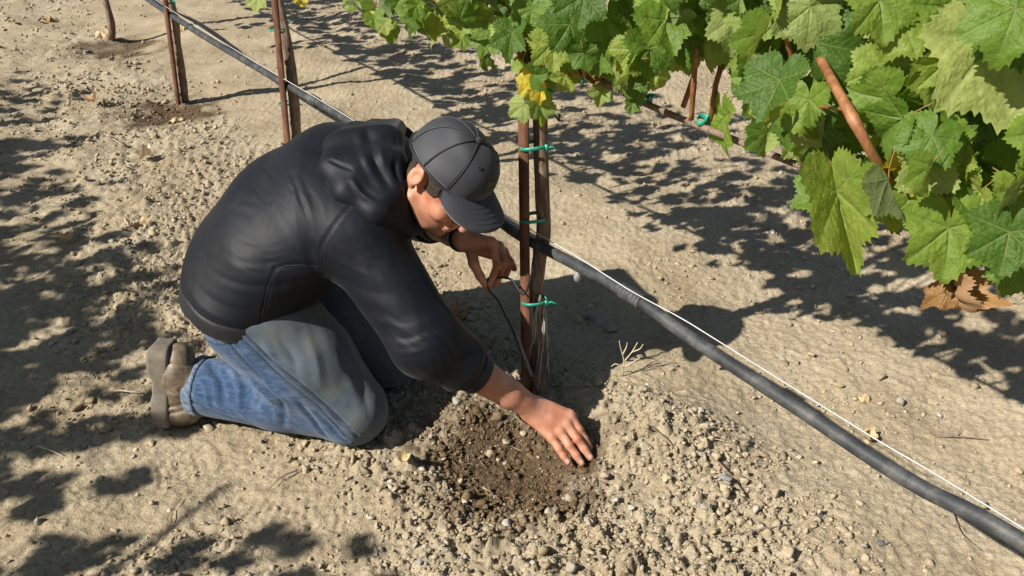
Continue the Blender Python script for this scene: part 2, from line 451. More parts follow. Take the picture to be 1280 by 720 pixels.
def surface(f, lo, hi, h):
    """surface nets over a sparse grid; f maps (N,3) to signed distance"""
    lo = np.asarray(lo, np.float32); n = np.ceil((np.asarray(hi) - lo) / h).astype(int) + 1
    B = 8; nb = (n + B - 1) // B; n = nb * B + 1
    D = np.full(n, 1.0, np.float32)
    bi = np.stack(np.meshgrid(*[np.arange(k) for k in nb], indexing='ij'), -1).reshape(-1, 3)
    dc = f((lo + (bi + .5) * B * h).astype(np.float32))
    reach = B * h * .87 * 1.2 + .006
    for q in bi[dc < -reach]: D[q[0]*B:q[0]*B+B+1, q[1]*B:q[1]*B+B+1, q[2]*B:q[2]*B+B+1] = -1
    act = bi[np.abs(dc) <= reach]
    loc = np.stack(np.meshgrid(*[np.arange(B + 1)] * 3, indexing='ij'), -1).reshape(-1, 3)
    for c in range(0, len(act), 300):
        a = act[c:c + 300]
        P = (lo + (a[:, None] * B + loc[None]) * h).reshape(-1, 3).astype(np.float32)
        d = f(P).reshape(len(a), B + 1, B + 1, B + 1)
        for q, dd in zip(a, d): D[q[0]*B:q[0]*B+B+1, q[1]*B:q[1]*B+B+1, q[2]*B:q[2]*B+B+1] = dd
    I = D < 0
    cnt = np.zeros(np.array(n) - 1, np.int8)
    offs = [(i, j, k) for i in (0, 1) for j in (0, 1) for k in (0, 1)]
    m = np.array(n) - 1
    for i, j, k in offs: cnt += I[i:i + m[0], j:j + m[1], k:k + m[2]]
    cells = np.argwhere((cnt > 0) & (cnt < 8))
    idx = np.full(m, -1, np.int32); idx[tuple(cells.T)] = np.arange(len(cells))
    val = {o: D[cells[:, 0] + o[0], cells[:, 1] + o[1], cells[:, 2] + o[2]] for o in offs}
    acc = np.zeros((len(cells), 3)); w_ = np.zeros(len(cells))
    for o in offs:
        for ax in range(3):
            if o[ax]: continue
            o2 = list(o); o2[ax] = 1; o2 = tuple(o2)
            a, b = val[o], val[o2]; s = (a < 0) != (b < 0)
            t = np.where(s, a / np.where(s, a - b, 1), 0)
            p = np.tile(np.array(o, float), (len(cells), 1)); p[:, ax] = t
            acc += p * s[:, None]; w_ += s
    V = lo + (cells + acc / w_[:, None]) * h
    Fs = []
    for ax in range(3):
        u, v = [(1, 2), (2, 0), (0, 1)][ax]
        sl0 = [slice(None)] * 3; sl1 = [slice(None)] * 3
        sl0[ax] = slice(0, n[ax] - 1); sl1[ax] = slice(1, n[ax])
        A = I[tuple(sl0)]; Bq = I[tuple(sl1)]
        for inside_first in (True, False):
            E = np.argwhere((A & ~Bq) if inside_first else (~A & Bq))
            ok = (E[:, u] > 0) & (E[:, v] > 0) & (E[:, u] < n[u] - 1) & (E[:, v] < n[v] - 1); E = E[ok]
            c = []
            for du, dv in ((-1, -1), (0, -1), (0, 0), (-1, 0)):
                e = E.copy(); e[:, u] += du; e[:, v] += dv; c.append(idx[tuple(e.T)])
            q = np.stack(c, -1)
            if not inside_first: q = q[:, ::-1]
            Fs.append(q[(q >= 0).all(1)])
    return V, np.vstack(Fs)
def vnormals(V, F):
    n = np.zeros_like(V); a = V[F[:, 2]] - V[F[:, 0]]; b = V[F[:, 3]] - V[F[:, 1]]; c = np.cross(a, b)
    for k in range(4):
        for ax in range(3): n[:, ax] += np.bincount(F[:, k], c[:, ax], len(V))
    return n / (np.linalg.norm(n, axis=1)[:, None] + 1e-12)
def march(f, x, y, t0=1.2, t1=2.9):
    """where the line of sight through a measured spot meets the surface"""
    d = ray(x, y); t = np.linspace(t0, t1, 700); v = f((CAMP + t[:, None] * d).astype(np.float32))
    i = np.argmax(v < 0)
    if v[i] >= 0: i = np.argmin(v); return CAMP + t[i] * d
    return CAMP + (t[i - 1] + (t[i] - t[i - 1]) * v[i - 1] / (v[i - 1] - v[i])) * d
def poly_dist(P, pts):
    pts = np.asarray(pts); lo_, hi_ = pts.min(0) - .06, pts.max(0) + .06; m_ = ((P > lo_) & (P < hi_)).all(1)
    b_, p_ = np.full(len(P), 9.0), np.zeros(len(P))
    if m_.any(): b_[m_], p_[m_] = _poly_dist(P[m_], pts)
    return b_, p_
def _poly_dist(P, pts):
    best = np.full(len(P), 9.0); par = np.zeros(len(P)); L = len(pts) - 1
    for i in range(L):
        a, b = pts[i], pts[i + 1]; d = b - a; t = np.clip((P - a) @ d / (d @ d + 1e-12), 0, 1)
        q = np.linalg.norm(P - a - t[:, None] * d, axis=1); m = q < best
        best[m] = q[m]; par[m] = (i + t[m]) / L
    return best, par
def folds(V, N, f, specs):
    """raise ridges (+) and press creases (-) along lines lying on the cloth"""
    disp = np.zeros(len(V))
    for pts, wd, amp in specs:
        S3 = spline(np.array([march(f, *p) for p in pts]), 4 * len(pts))
        d, par = poly_dist(V, S3)
        prof = np.exp(-(d / wd) ** 1.4) - .22 * np.exp(-((d - 1.9 * wd) / wd) ** 2)
        disp += amp * prof * np.clip(np.sin(np.pi * (par * .9 + .05)), 0, 1) ** .6
    return V + N * disp[:, None]
def noise3(P, s, seed):
    return (perlin(P[:, 0] * s + P[:, 2] * s * .53, P[:, 1] * s - P[:, 2] * s * .41, seed) + perlin(P[:, 2] * s + 3.1, P[:, 0] * s * .6 + P[:, 1] * s * .7, seed + 1)) * .6

# ================================================================== THE MAN: joints in metres
def camvec(v): q = v[0] * CR + v[1] * CU + v[2] * CT; return q / np.linalg.norm(q)
HU = camvec((.60, .44, .67)); HF = camvec((.52, -.84, .10)); HF = HF - HU * (HF @ HU); HF /= np.linalg.norm(HF); HR = np.cross(HF, HU)
HC = at_y(560, 217, 1.72)
HS = .935                                                     # head size
HM = (np.stack([HR, HF, HU]) / HS).astype(np.float32)         # world -> head axes
def H2W(p): return HC + np.asarray(p) @ HM * HS * HS
hipR, kneeR, ankR = np.array([-.595, 1.705, .30]), np.array([-.385, 1.628, .082]), np.array([-.772, 1.718, .084])
hipL, kneeL, ankL = np.array([-.60, 1.93, .30]), np.array([-.325, 1.86, .08]), np.array([-.70, 2.0, .09])
shR, elR, wrR = np.array([-.335, 1.70, .50]), np.array([-.19, 1.575, .315]), at_y(668, 512, 1.615)
shL, elL, wrL = np.array([-.285, 1.99, .585]), np.array([-.245, 2.10, .375]), at_y(580, 299, 1.85)
SPINE = [np.array([-.655, 1.82, .285]), np.array([-.615, 1.825, .37]), np.array([-.54, 1.835, .46]), np.array([-.43, 1.84, .535]), np.array([-.315, 1.845, .565])]
LAT = np.array([.13, .95, .27]); LAT /= np.linalg.norm(LAT)
LM = (np.eye(3) - .36 * np.outer(LAT, LAT)).astype(np.float32)      # torso is wider than deep
def torso(P, g=0.0, first=0):
    c0 = np.array(SPINE[2], np.float32)
    Q = (P - c0) @ LM; pts = [(s - c0) @ LM for s in SPINE]
    return chain(Q, pts[first:], [.146 + g, .158 + g, .156 + g, .145 + g, .110 + g][first:], .03)
skin_hand_r = {}
def hands(P):
    # right hand flat in the dug soil, left hand pinching the thin drip tube
    W = wrR
    tips = dict(p=at_z(710, 578, .010), r=at_z(727, 579, .004), m=at_z(738, 572, .006), i=at_z(737, 559, .012))
    kn = dict(p=at_y(689, 546, 1.573), r=at_y(699, 538, 1.583), m=at_y(708, 529, 1.597), i=at_y(713, 519, 1.614))
    d = None
    for k, r0 in (('p', .0092), ('r', .0102), ('m', .0106), ('i', .0104)):
        a, b = kn[k], tips[k]; m1 = a + (b - a) * .45 + CT * .005; m2 = a + (b - a) * .74 + CT * .003
        c = chain(P, [a, m1, m2, b], [r0 * 1.1, r0 * 1.02, r0 * .94, r0 * .80], .004)
        c = smin(c, ell(P, m1 + CT * .0035, (r0 * .8,) * 3), .005)
        d = c if d is None else smin(d, c, .0018)
    pal = None
    for k, r1 in (('p', .0145), ('r', .016), ('m', .017), ('i', .016)):
        wv = W + (kn[k] - (kn['r'] + kn['m']) / 2) * .45
        c = cone(P, wv, kn[k] * .97 + W * .03, .020, r1 * .86); pal = c if pal is None else smin(pal, c, .012)
    for k in 'prm':                                                     # knuckles
        pal = smin(pal, ell(P, kn[k] + CT * .006, (.0085,) * 3), .008)
    th = chain(P, [W + (kn['i'] - W) * .3 + np.array([.012, .02, -.01]), W + (kn['i'] - W) * .72 + np.array([.014, .03, -.035]), W + (kn['i'] - W) * 1.0 + np.array([.010, .02, -.055])], [.018, .012, .009], .006)
    rh = smin(smin(pal, d, .009), th, .012)
    # left hand
    w2 = wrL; k2 = [at_y(614, 303, 1.835), at_y(623, 308, 1.85), at_y(629, 315, 1.865), at_y(630, 322, 1.88)]
    pal2 = None
    for q in k2:
        c = cone(P, w2 + (q - k2[1]) * .4, q, .021, .0135); pal2 = c if pal2 is None else smin(pal2, c, .012)
    fin = [([k2[0], at_y(622, 332, 1.80), at_y(609, 361, 1.808)], [.0112, .0100, .0080]),
           ([k2[1], at_y(631, 328, 1.82), at_y(620, 355, 1.825)], [.0112, .0100, .0082]),
           ([k2[2], at_y(638, 328, 1.845), at_y(632, 345, 1.838)], [.0108, .0096, .008]),
           ([k2[3], at_y(640, 332, 1.87), at_y(643, 336, 1.862)], [.0098, .0086, .0075])]
    d2 = None
    for p, r in fin:
        c = chain(P, p, r, .006); d2 = c if d2 is None else smin(d2, c, .002)
    th2 = chain(P, [w2 + (k2[0] - w2) * .25 + np.array([0, -.012, -.012]), at_y(592, 329, 1.805), at_y(600, 345, 1.80), at_y(607, 357, 1.804)], [.017, .0125, .0105, .0085], .006)
    lh = smin(smin(pal2, d2, .008), th2, .008)
    return rh, lh
def head(P):
    Q = (P - HC.astype(np.float32)) @ HM.T
    c = ell(Q, (0, -.012, .028), (.076, .099, .094))
    c = smin(c, ell(Q, (0, .034, -.045), (.060, .063, .082)), .03)
    c = smin(c, ell(Q, (0, .052, -.100), (.044, .044, .030)), .025)
    c = smin(c, ell(Q, (0, .082, -.118), (.020, .018, .016)), .016)
    for s in (-1, 1):
        c = smin(c, ell(Q, (s * .040, .068, -.040), (.026, .024, .022)), .02)       # cheek
        c = smin(c, cone(Q, (s * .064, .0, -.075), (s * .040, .06, -.108), .014, .012), .02)  # jaw line
        c = smin(c, cone(Q, (s * .012, .098, .008), (s * .046, .080, .006), .009, .008), .012)  # brow
        c = smax(c, -ell(Q, (s * .032, .103, -.012), (.016, .014, .011)), .010)       # eye socket
        c = smin(c, ell(Q, (s * .032, .084, -.012), (.012, .0115, .0115)), .003)
    c = smin(c, chain(Q, [(0, .097, -.004), (0, .112, -.034), (0, .121, -.048)], [.0075, .010, .0125], .006), .008)
    for s in (-1, 1): c = smin(c, ell(Q, (s * .014, .106, -.051), (.0085, .010, .008)), .006)
    c = smin(c, ell(Q, (0, .100, -.078), (.023, .010, .006)), .006)
    c = smin(c, ell(Q, (0, .098, -.089), (.020, .010, .006)), .006)
    c = smax(c, -cone(Q, (-.022, .107, -.0835), (.022, .107, -.0835), .0022, .0022), .003)
    for s in (-1, 1):                                                               # ears
        rot = np.array(Euler((R(-12), 0, R(-18 * s))).to_matrix(), np.float32)
        e = ell(Q, (s * .083, -.020, -.012), (.0085, .0205, .0335), rot.T)
        e = smax(e, -ell(Q, (s * .093, -.016, -.010), (.008, .0125, .020), rot.T), .003)
        e = smin(e, ell(Q, (s * .084, -.010, -.014), (.005, .006, .012)), .004)
        e = smin(e, ell(Q, (s * .081, -.012, -.040), (.007, .009, .010)), .005)
        c = smin(c, e, .008)
    c = smin(c, cone(Q, (0, -.020, -.075), (0, -.055, -.19), .058, .066), .022)
    return c
def near_only(fn, P, c, r, far=.05):
    """evaluate fn only within r of c (elsewhere a safe large distance)"""
    q = np.linalg.norm(P - np.asarray(c, np.float32), axis=1); m = q < r
    d = np.maximum(q - r, 0) + far
    if m.any(): d[m] = fn(P[m])
    return d
def body(P):
    d = smin(torso(P, -.040, 1), near_only(head, P, HC - HU * .04, .26), .03)
    for a, b, c in ((shR, elR, wrR), (shL, elL, wrL)):
        arm = smin(cone(P, a, b, .052, .043), chain(P, [b, b + (c - b) * .3, b + (c - b) * .75, c], [.043, .0465, .034, .0275], .01), .03)
        d = smin(d, arm, .03)
    d = smin(d, near_only(lambda Q: hands(Q)[0], P, (wrR + at_z(738, 572, 0)) / 2, .17), .012)
    d = smin(d, near_only(lambda Q: hands(Q)[1], P, (wrL + at_y(620, 340, 1.83)) / 2, .14), .012)
    for a, b, c in ((hipR, kneeR, ankR), (hipL, kneeL, ankL)):
        d = smin(d, smin(cone(P, a, b, .075, .055), cone(P, b, c, .052, .04), .02), .03)
    return d
def sleeves(P):
    cuffR = elR + (wrR - elR) * .42; cuffL = elL + (wrL - elL) * .45
    r = chain(P, [shR + np.array([-.015, .02, .0]), shR, elR, cuffR], [.100, .094, .078, .066], .03)
    l = chain(P, [shL, elL, cuffL], [.088, .07, .06], .02)
    return r, l
cutR_o = elR + (wrR - elR) * .36; cutR_n = (wrR - elR) / np.linalg.norm(wrR - elR)
cutL_o = elL + (wrL - elL) * .30; cutL_n = (wrL - elL) / np.linalg.norm(wrL - elL)
HEMN = None
def hem_h(P):
    """height above the hem line; the hem rides up over the seat"""
    return .8 * (P[:, 2] - np.interp(P[:, 0], HP[:, 0], HP[:, 2]))
def jk0(P):
    r, l = sleeves(P)
    r = smax(r, (P - cutR_o) @ cutR_n.astype(np.float32), .012); l = smax(l, (P - cutL_o) @ cutL_n.astype(np.float32), .012)
    t = smin(torso(P), ell(P, (-.36, 1.82, .55), (.13, .19, .10)), .05)
    if HEMN is not None: t = smax(t, -hem_h(P), .010)
    d = smin(t, r, .035)
    return smin(d, l, .035)
HP = np.array([march(jk0, *q) for q in ((236, 384), (250, 400), (269, 411), (300, 418), (331, 418), (360, 411), (387, 399), (428, 373))])
HP = HP[np.argsort(HP[:, 0])]
def torso_full(P): return smin(torso(P), ell(P, (-.36, 1.82, .55), (.13, .19, .10)), .05)
HEMN = 1
def jacket(P):
    d = jk0(P)
    nk = cone(P, H2W((0, -.03, -.10)), H2W((0, .01, -.03)), .072, .085)          # neck opening
    return smax(d, -nk, .01)
def hem_band(P):
    d = torso_full(P) - .002; h = hem_h(P)
    return smax(smax(d, -(h + .026), .006), h - .012, .006)
def cuff(P, o, n, b):
    h = (P - o) @ n.astype(np.float32)
    c = cone(P, o - n * .01, o + n * .05, .054, .0475)
    return smax(smax(c, -(h + .004), .006), h - .042, .006)
def hood(P): return hood_f(P)
def pant(P):
    d = ell((P - np.float32((-.625, 1.83, .33))), (0, 0, 0), (.118, .178, .125)) ; cut_ = [(an_ - kn_) / np.linalg.norm(an_ - kn_) for an_, kn_ in ((ankR, kneeR), (ankL, kneeL))]
    for hp, kn, an, s in ((hipR, kneeR, ankR, 1), (hipL, kneeL, ankL, -1)):
        th = chain(P, [hp, hp + (kn - hp) * .5, kn], [.130, .116, .086], .02)
        sn = chain(P, [kn, kn + (an - kn) * .45 + np.array([0, 0, .008]), an], [.078, .083, .072], .02)
        sn = smax(sn, ((P - an) @ cut_[0 if s > 0 else 1].astype(np.float32)) - .012, .006)
        d = smin(d, smin(th, sn, .018), .035 if s > 0 else .03)
    return smax(d, -(P[:, 2] - .004), .004)
print('hem', HP)

# ------------------------------------------------------------------ materials
def skin_material():
    m, n, l, b = material('skin')
    tc = n.new('ShaderNodeTexCoord'); a = node(n, 'ShaderNodeTexNoise', i_Scale=22, i_Detail=5); c = node(n, 'ShaderNodeTexNoise', i_Scale=420, i_Detail=3)
    l.new(tc.outputs['Object'], a.inputs['Vector']); l.new(tc.outputs['Object'], c.inputs['Vector'])
    r = ramp(n, [(.32, (.38, .145, .085)), (.52, (.50, .228, .140)), (.72, (.58, .305, .205))]); l.new(a.outputs['Fac'], r.inputs[0])
    dk = node(n, 'ShaderNodeAttribute', attribute_name='mark')
    mx = node(n, 'ShaderNodeMix', data_type='RGBA'); l.new(dk.outputs['Fac'], mx.inputs[0]); l.new(r.outputs[0], mx.inputs[6]); mx.inputs[7].default_value = (.09, .055, .035, 1)
    nl = node(n, 'ShaderNodeAttribute', attribute_name='nail'); mn = node(n, 'ShaderNodeMix', data_type='RGBA'); l.new(nl.outputs['Fac'], mn.inputs[0]); l.new(mx.outputs[2], mn.inputs[6]); mn.inputs[7].default_value = (.56, .36, .29, 1)
    l.new(mn.outputs[2], b.inputs['Base Color'])
    b.inputs['Roughness'].default_value = .52; b.inputs['Specular IOR Level'].default_value = .35
    b.inputs['Subsurface Weight'].default_value = .18; b.inputs['Subsurface Radius'].default_value = (.010, .004, .002); b.inputs['Subsurface Scale'].default_value = .5
    bp = node(n, 'ShaderNodeBump', i_Strength=.25, i_Distance=.001); l.new(c.outputs['Fac'], bp.inputs['Height']); l.new(bp.outputs[0], b.inputs['Normal'])
    return m
def cloth_material(name, c1, c2, rough, sheen, wave=900, bump=.15, spec=.4):
    m, n, l, b = material(name)
    tc = n.new('ShaderNodeTexCoord'); a = node(n, 'ShaderNodeTexNoise', i_Scale=9, i_Detail=6); c = node(n, 'ShaderNodeTexNoise', i_Scale=wave, i_Detail=2)
    l.new(tc.outputs['Object'], a.inputs['Vector']); l.new(tc.outputs['Object'], c.inputs['Vector'])
    r = ramp(n, [(.35, c1), (.65, c2)]); l.new(a.outputs['Fac'], r.inputs[0]); l.new(r.outputs[0], b.inputs['Base Color'])
    # lint and a breath of soil dust
    vo = node(n, 'ShaderNodeTexVoronoi', i_Scale=70); l.new(tc.outputs['Object'], vo.inputs['Vector']); rl = ramp(n, [(.03, (.5,) * 3), (.07, (0,) * 3)]); l.new(vo.outputs['Distance'], rl.inputs[0])
    du = node(n, 'ShaderNodeTexNoise', i_Scale=5, i_Detail=8, i_Roughness=.75); l.new(tc.outputs['Object'], du.inputs['Vector']); rd = ramp(n, [(.52, (0,) * 3), (.8, (.16,) * 3)]); l.new(du.outputs['Fac'], rd.inputs[0])
    md = node(n, 'ShaderNodeMath', operation='MULTIPLY'); l.new(rl.outputs[0], md.inputs[0]); l.new(du.outputs['Fac'], md.inputs[1]); ad = node(n, 'ShaderNodeMath', operation='ADD'); l.new(md.outputs[0], ad.inputs[0]); l.new(rd.outputs[0], ad.inputs[1])
    mz = node(n, 'ShaderNodeMix', data_type='RGBA'); l.new(ad.outputs[0], mz.inputs[0]); l.new(r.outputs[0], mz.inputs[6]); mz.inputs[7].default_value = (.09, .08, .065, 1); l.new(mz.outputs[2], b.inputs['Base Color'])
    b.inputs['Roughness'].default_value = rough; b.inputs['Sheen Weight'].default_value = sheen; b.inputs['Specular IOR Level'].default_value = spec
    b.inputs['Sheen Roughness'].default_value = .4
    bp = node(n, 'ShaderNodeBump', i_Strength=bump, i_Distance=.0006); l.new(c.outputs['Fac'], bp.inputs['Height'])
    w2 = node(n, 'ShaderNodeTexNoise', i_Scale=26, i_Detail=3, i_Distortion=.6); l.new(tc.outputs['Object'], w2.inputs['Vector'])
    b2 = node(n, 'ShaderNodeBump', i_Strength=.10, i_Distance=.006); l.new(w2.outputs['Fac'], b2.inputs['Height']); l.new(bp.outputs[0], b2.inputs['Normal'])
    l.new(b2.outputs[0], b.inputs['Normal'])
    return m
def denim_material():
    m, n, l, b = material('denim')
    tc = n.new('ShaderNodeTexCoord')
    a = node(n, 'ShaderNodeTexNoise', i_Scale=75, i_Detail=7, i_Roughness=.75); c = node(n, 'ShaderNodeTexNoise', i_Scale=600, i_Detail=2); s = node(n, 'ShaderNodeTexNoise', i_Scale=14, i_Detail=7, i_Roughness=.7)
    mp = n.new('ShaderNodeMapping'); mp.inputs['Scale'].default_value = (.35, 2.2, 2.2)
    l.new(tc.outputs['Object'], mp.inputs[0]); l.new(mp.outputs[0], a.inputs['Vector']); l.new(tc.outputs['Object'], c.inputs['Vector']); l.new(tc.outputs['Object'], s.inputs['Vector'])
    r = ramp(n, [(.25, (.013, .028, .065)), (.5, (.032, .064, .132)), (.75, (.085, .135, .22))]); l.new(a.outputs['Fac'], r.inputs[0])
    fd = node(n, 'ShaderNodeAttribute', attribute_name='fade'); mf = node(n, 'ShaderNodeMix', data_type='RGBA'); l.new(fd.outputs['Fac'], mf.inputs[0]); l.new(r.outputs[0], mf.inputs[6]); mf.inputs[7].default_value = (.33, .42, .52, 1)
    dt = node(n, 'ShaderNodeAttribute', attribute_name='dirt'); mul = node(n, 'ShaderNodeMath', operation='MULTIPLY'); rs = ramp(n, [(.25, (.45,) * 3), (.6, (1,) * 3)]); l.new(s.outputs['Fac'], rs.inputs[0])
    l.new(dt.outputs['Fac'], mul.inputs[0]); l.new(rs.outputs[0], mul.inputs[1])
    mx = node(n, 'ShaderNodeMix', data_type='RGBA'); l.new(mul.outputs[0], mx.inputs[0]); l.new(mf.outputs[2], mx.inputs[6]); mx.inputs[7].default_value = (.118, .126, .108, 1)
    st = node(n, 'ShaderNodeAttribute', attribute_name='seam'); ms = node(n, 'ShaderNodeMix', data_type='RGBA'); l.new(st.outputs['Fac'], ms.inputs[0]); l.new(mx.outputs[2], ms.inputs[6]); ms.inputs[7].default_value = (.03, .045, .07, 1)
    l.new(ms.outputs[2], b.inputs['Base Color']); b.inputs['Roughness'].default_value = .85; b.inputs['Specular IOR Level'].default_value = .2; b.inputs['Sheen Weight'].default_value = .15
    bp = node(n, 'ShaderNodeBump', i_Strength=.3, i_Distance=.0008); l.new(c.outputs['Fac'], bp.inputs['Height'])
    b2 = node(n, 'ShaderNodeBump', i_Strength=.25, i_Distance=.006); l.new(a.outputs['Fac'], b2.inputs['Height']); l.new(bp.outputs[0], b2.inputs['Normal']); l.new(b2.outputs[0], b.inputs['Normal'])
    return m
SKIN = skin_material(); JACK = cloth_material('black_jersey', (.0036, .0046, .0080), (.0054, .0068, .0112), .58, .05, spec=.24)
RIB = cloth_material('black_ribbing', (.008, .008, .010), (.012, .012, .014), .6, .1)
DENIM = denim_material()

# ------------------------------------------------------------------ body (one continuous surface)
bv, bf = surface(body, (-1.0, 1.45, -.03), (.25, 2.25, .86), .0032)
bm_ = mesh_np('person', bv, bf, SKIN)
Q_ = (bv - HC) @ HM.T
mark = np.zeros(len(bv))
mark = np.maximum(mark, .8 * sstep(.012, .004, np.abs(Q_[:, 2] - .006)) * (Q_[:, 1] > .07) * (np.abs(np.abs(Q_[:, 0]) - .032) < .02))   # eyebrows
mark = np.maximum(mark, .38 * sstep(-.070, -.090, Q_[:, 2]) * (Q_[:, 1] > .0) * (Q_[:, 2] > -.14))                       # stubble
for t_ in (at_z(710, 578, .010), at_z(727, 579, .004), at_z(738, 572, .006), at_z(737, 559, .012)):      # soil on the finger tips
    mark = np.maximum(mark, (.42 * np.exp(-(np.linalg.norm(bv - t_, axis=1) / .022) ** 2)) * np.clip(.6 + noise3(bv, 150, 371), 0, 1.2))
mark = np.clip(mark + .10 * np.clip(noise3(bv, 60, 372), 0, 1) + .12 * np.clip(noise3(bv, 260, 373) - .25, 0, 1), 0, 1)
fattr(bm_, 'mark', mark)
nail = np.zeros(len(bv))
for t_ in (at_z(710, 578, .010), at_z(727, 579, .004), at_z(738, 572, .006)):
    c_ = t_ + CT * .006 + CU * .005; nail = np.maximum(nail, sstep(.0062, .0042, np.linalg.norm(bv - c_, axis=1)))
fattr(bm_, 'nail', nail)
ROOT = np.array([-.55, 1.78, 0])
person = rooted('person', bm_, ROOT)
tag(person, 'person in black hooded pullover, cap and dusty jeans kneeling beside the vine, digging by hand', 'person')

# ------------------------------------------------------------------ pullover
jv, jf = surface(jacket, (-.95, 1.48, .05), (.02, 2.3, .82), .0038)
jn = vnormals(jv, jf)
JF = [  # creases seen on the back, flank and sleeve: points, width, height
    ([(330, 200), (352, 240), (366, 270)], .012, -.004), ([(362, 215), (374, 245), (386, 290)], .010, -.006), ([(377, 222), (388, 245), (396, 262)], .008, -.004),
    ([(345, 260), (375, 300), (402, 322)], .011, -.004),
    ([(262, 275), (305, 312), (352, 330), (395, 336)], .012, -.006), ([(250, 300), (300, 335), (350, 345), (396, 341)], .012, .006), ([(240, 318), (290, 352), (345, 358), (392, 347)], .011, -.006),
    ([(270, 288), (320, 318), (360, 330)], .008, .004),
    ([(236, 340), (262, 372), (300, 388), (345, 385)], .013, -.006), ([(232, 352), (255, 386), (292, 402), (335, 402)], .010, .005),
    ([(345, 372), (385, 366), (428, 352)], .011, -.007), ([(340, 385), (385, 380), (426, 366)], .009, .006), ([(360, 352), (395, 350), (432, 342)], .009, .006),
    ([(375, 340), (405, 344), (436, 336)], .008, -.006), ([(350, 395), (390, 392), (425, 374)], .008, -.005),
    ([(410, 330), (440, 355), (480, 368), (528, 366)], .016, -.006), ([(405, 315), (440, 335), (480, 350), (532, 352)], .014, .004),
    ([(430, 362), (462, 395), (505, 408), (540, 396)], .012, .006), ([(436, 385), (465, 412), (510, 422), (548, 408)], .010, -.008), ([(462, 415), (488, 437), (520, 440), (552, 426)], .009, .005),
    ([(505, 425), (525, 440), (535, 462)], .008, -.006), ([(520, 420), (540, 436), (552, 452)], .007, .005), ([(540, 415), (560, 430), (568, 446)], .007, -.005), ([(480, 432), (505, 452), (530, 470)], .008, -.005),
    ([(455, 330), (470, 372), (490, 400)], .012, .004),
    ([(270, 225), (292, 255), (330, 262), (352, 280)], .010, .0015),
]
fc_ = np.random.default_rng(8)
for (x0, y0, x1, y1, bow, k_) in ((245, 290, 395, 345, 18, 6), (355, 210, 392, 300, -6, 5), (350, 375, 430, 345, 8, 5), (420, 320, 530, 345, 14, 4), (445, 395, 555, 420, 14, 4), (300, 195, 370, 260, 6, 3)):
    for _ in range(k_):
        j = lambda q: q + fc_.normal() * 9
        a_, b_ = fc_.uniform(0, .35), fc_.uniform(.6, 1); dx, dy = x1 - x0, y1 - y0; o_x, o_y = fc_.normal() * 10, fc_.normal() * 12
        JF.append(([(x0 + dx * a_ + o_x, y0 + dy * a_ + o_y), (x0 + dx * (a_ + b_) / 2 + o_x, y0 + dy * (a_ + b_) / 2 + bow + o_y), (x0 + dx * b_ + o_x, y0 + dy * b_ + o_y)], .0065, fc_.choice([-1, 1]) * fc_.uniform(.002, .0045)))
jv = folds(jv, jn, jk0, [(p_, w_ * .75, a_ * .26) for p_, w_, a_ in JF])
jn = vnormals(jv, jf)
jv += jn * (noise3(jv, 14, 300) * .0005 + noise3(jv * np.array([1, 1, .5]), 58, 305) * .0005)[:, None]
# sewn seams: arm hole and side panel
for pts in ([(437, 258), (415, 285), (402, 308), (402, 326), (414, 340)], [(344, 336), (336, 360), (330, 385), (327, 408)], [(344, 336), (370, 330), (398, 333)]):
    S3 = spline(np.array([march(jk0, *p) for p in pts]), 20); d_, _ = poly_dist(jv, S3)
    jv += jn * (-.0015 * np.exp(-(d_ / .0036) ** 2) + .0004 * np.exp(-((d_ - .009) / .005) ** 2))[:, None]
seam_lines = []
for pts in ([(437, 258), (415, 285), (402, 308), (402, 326), (414, 340)], [(344, 336), (336, 360), (330, 385), (327, 406)], [(344, 336), (370, 331), (398, 334)], [(424, 160), (404, 190), (402, 212), (420, 244), (456, 268)]):
    S3 = spline(np.array([march(jk0, *p) for p in pts]), 40); i_ = [np.argmin(((jv - q) ** 2).sum(1)) for q in S3]; seam_lines.append(tube(jv[i_] * .7 + S3 * .3 + jn[i_] * .0002, .0010, 5))
pullover = obj('pullover', mesh_np('pullover', jv, jf, JACK), person)
tag(pullover, 'black stretch pullover with hood thrown back and sleeves pushed up')
for v_, f_ in seam_lines: obj('seam', mesh_np('seam', v_, f_, RIB), pullover)
# the hood lies folded round the neck
def tz(x, y, up): return march(jk0, x, y) + (CT * .5 + CU * .3 + np.array([0, 0, .4])) * up
ha = [tz(438, 160, -.016), tz(422, 182, -.012), tz(418, 208, -.012), tz(434, 236, -.012), tz(468, 260, -.014), tz(505, 280, -.016)]
hb = [tz(466, 160, -.008), tz(452, 182, .0), tz(458, 215, .002), tz(484, 245, -.002), tz(516, 276, -.008)]
hc_ = [tz(494, 162, .0), tz(484, 182, .010), tz(488, 212, .012), tz(504, 242, .006), tz(522, 272, .0)]
def hood_f(P):
    d = chain(P, ha, [.024, .030, .032, .030, .026, .022], .03)
    d = smin(d, chain(P, hb, [.028, .034, .036, .033, .026], .03), .045)
    d = smin(d, chain(P, hc_, [.028, .034, .034, .03, .024], .03), .040)
    nk = cone(P, H2W((0, -.03, -.15)), H2W((0, .02, .0)), .060, .082)
    return smax(d, -nk, .008)
hlo = np.minimum.reduce(ha + hb + hc_) - .07; hhi = np.maximum.reduce(ha + hb + hc_) + .07
hv, hf = surface(hood_f, hlo, hhi, .0035); hn = vnormals(hv, hf)
hv = folds(hv, hn, hood_f, [([(440, 172), (452, 205), (474, 238)], .012, -.003), ([(458, 162), (467, 195), (486, 232)], .010, -.009), ([(478, 165), (477, 200), (494, 236)], .008, .002),
                            ([(412, 200), (425, 206), (439, 212)], .004, -.003), ([(495, 170), (494, 210), (508, 245)], .006, -.005), ([(440, 225), (455, 245), (485, 265)], .006, .005)])
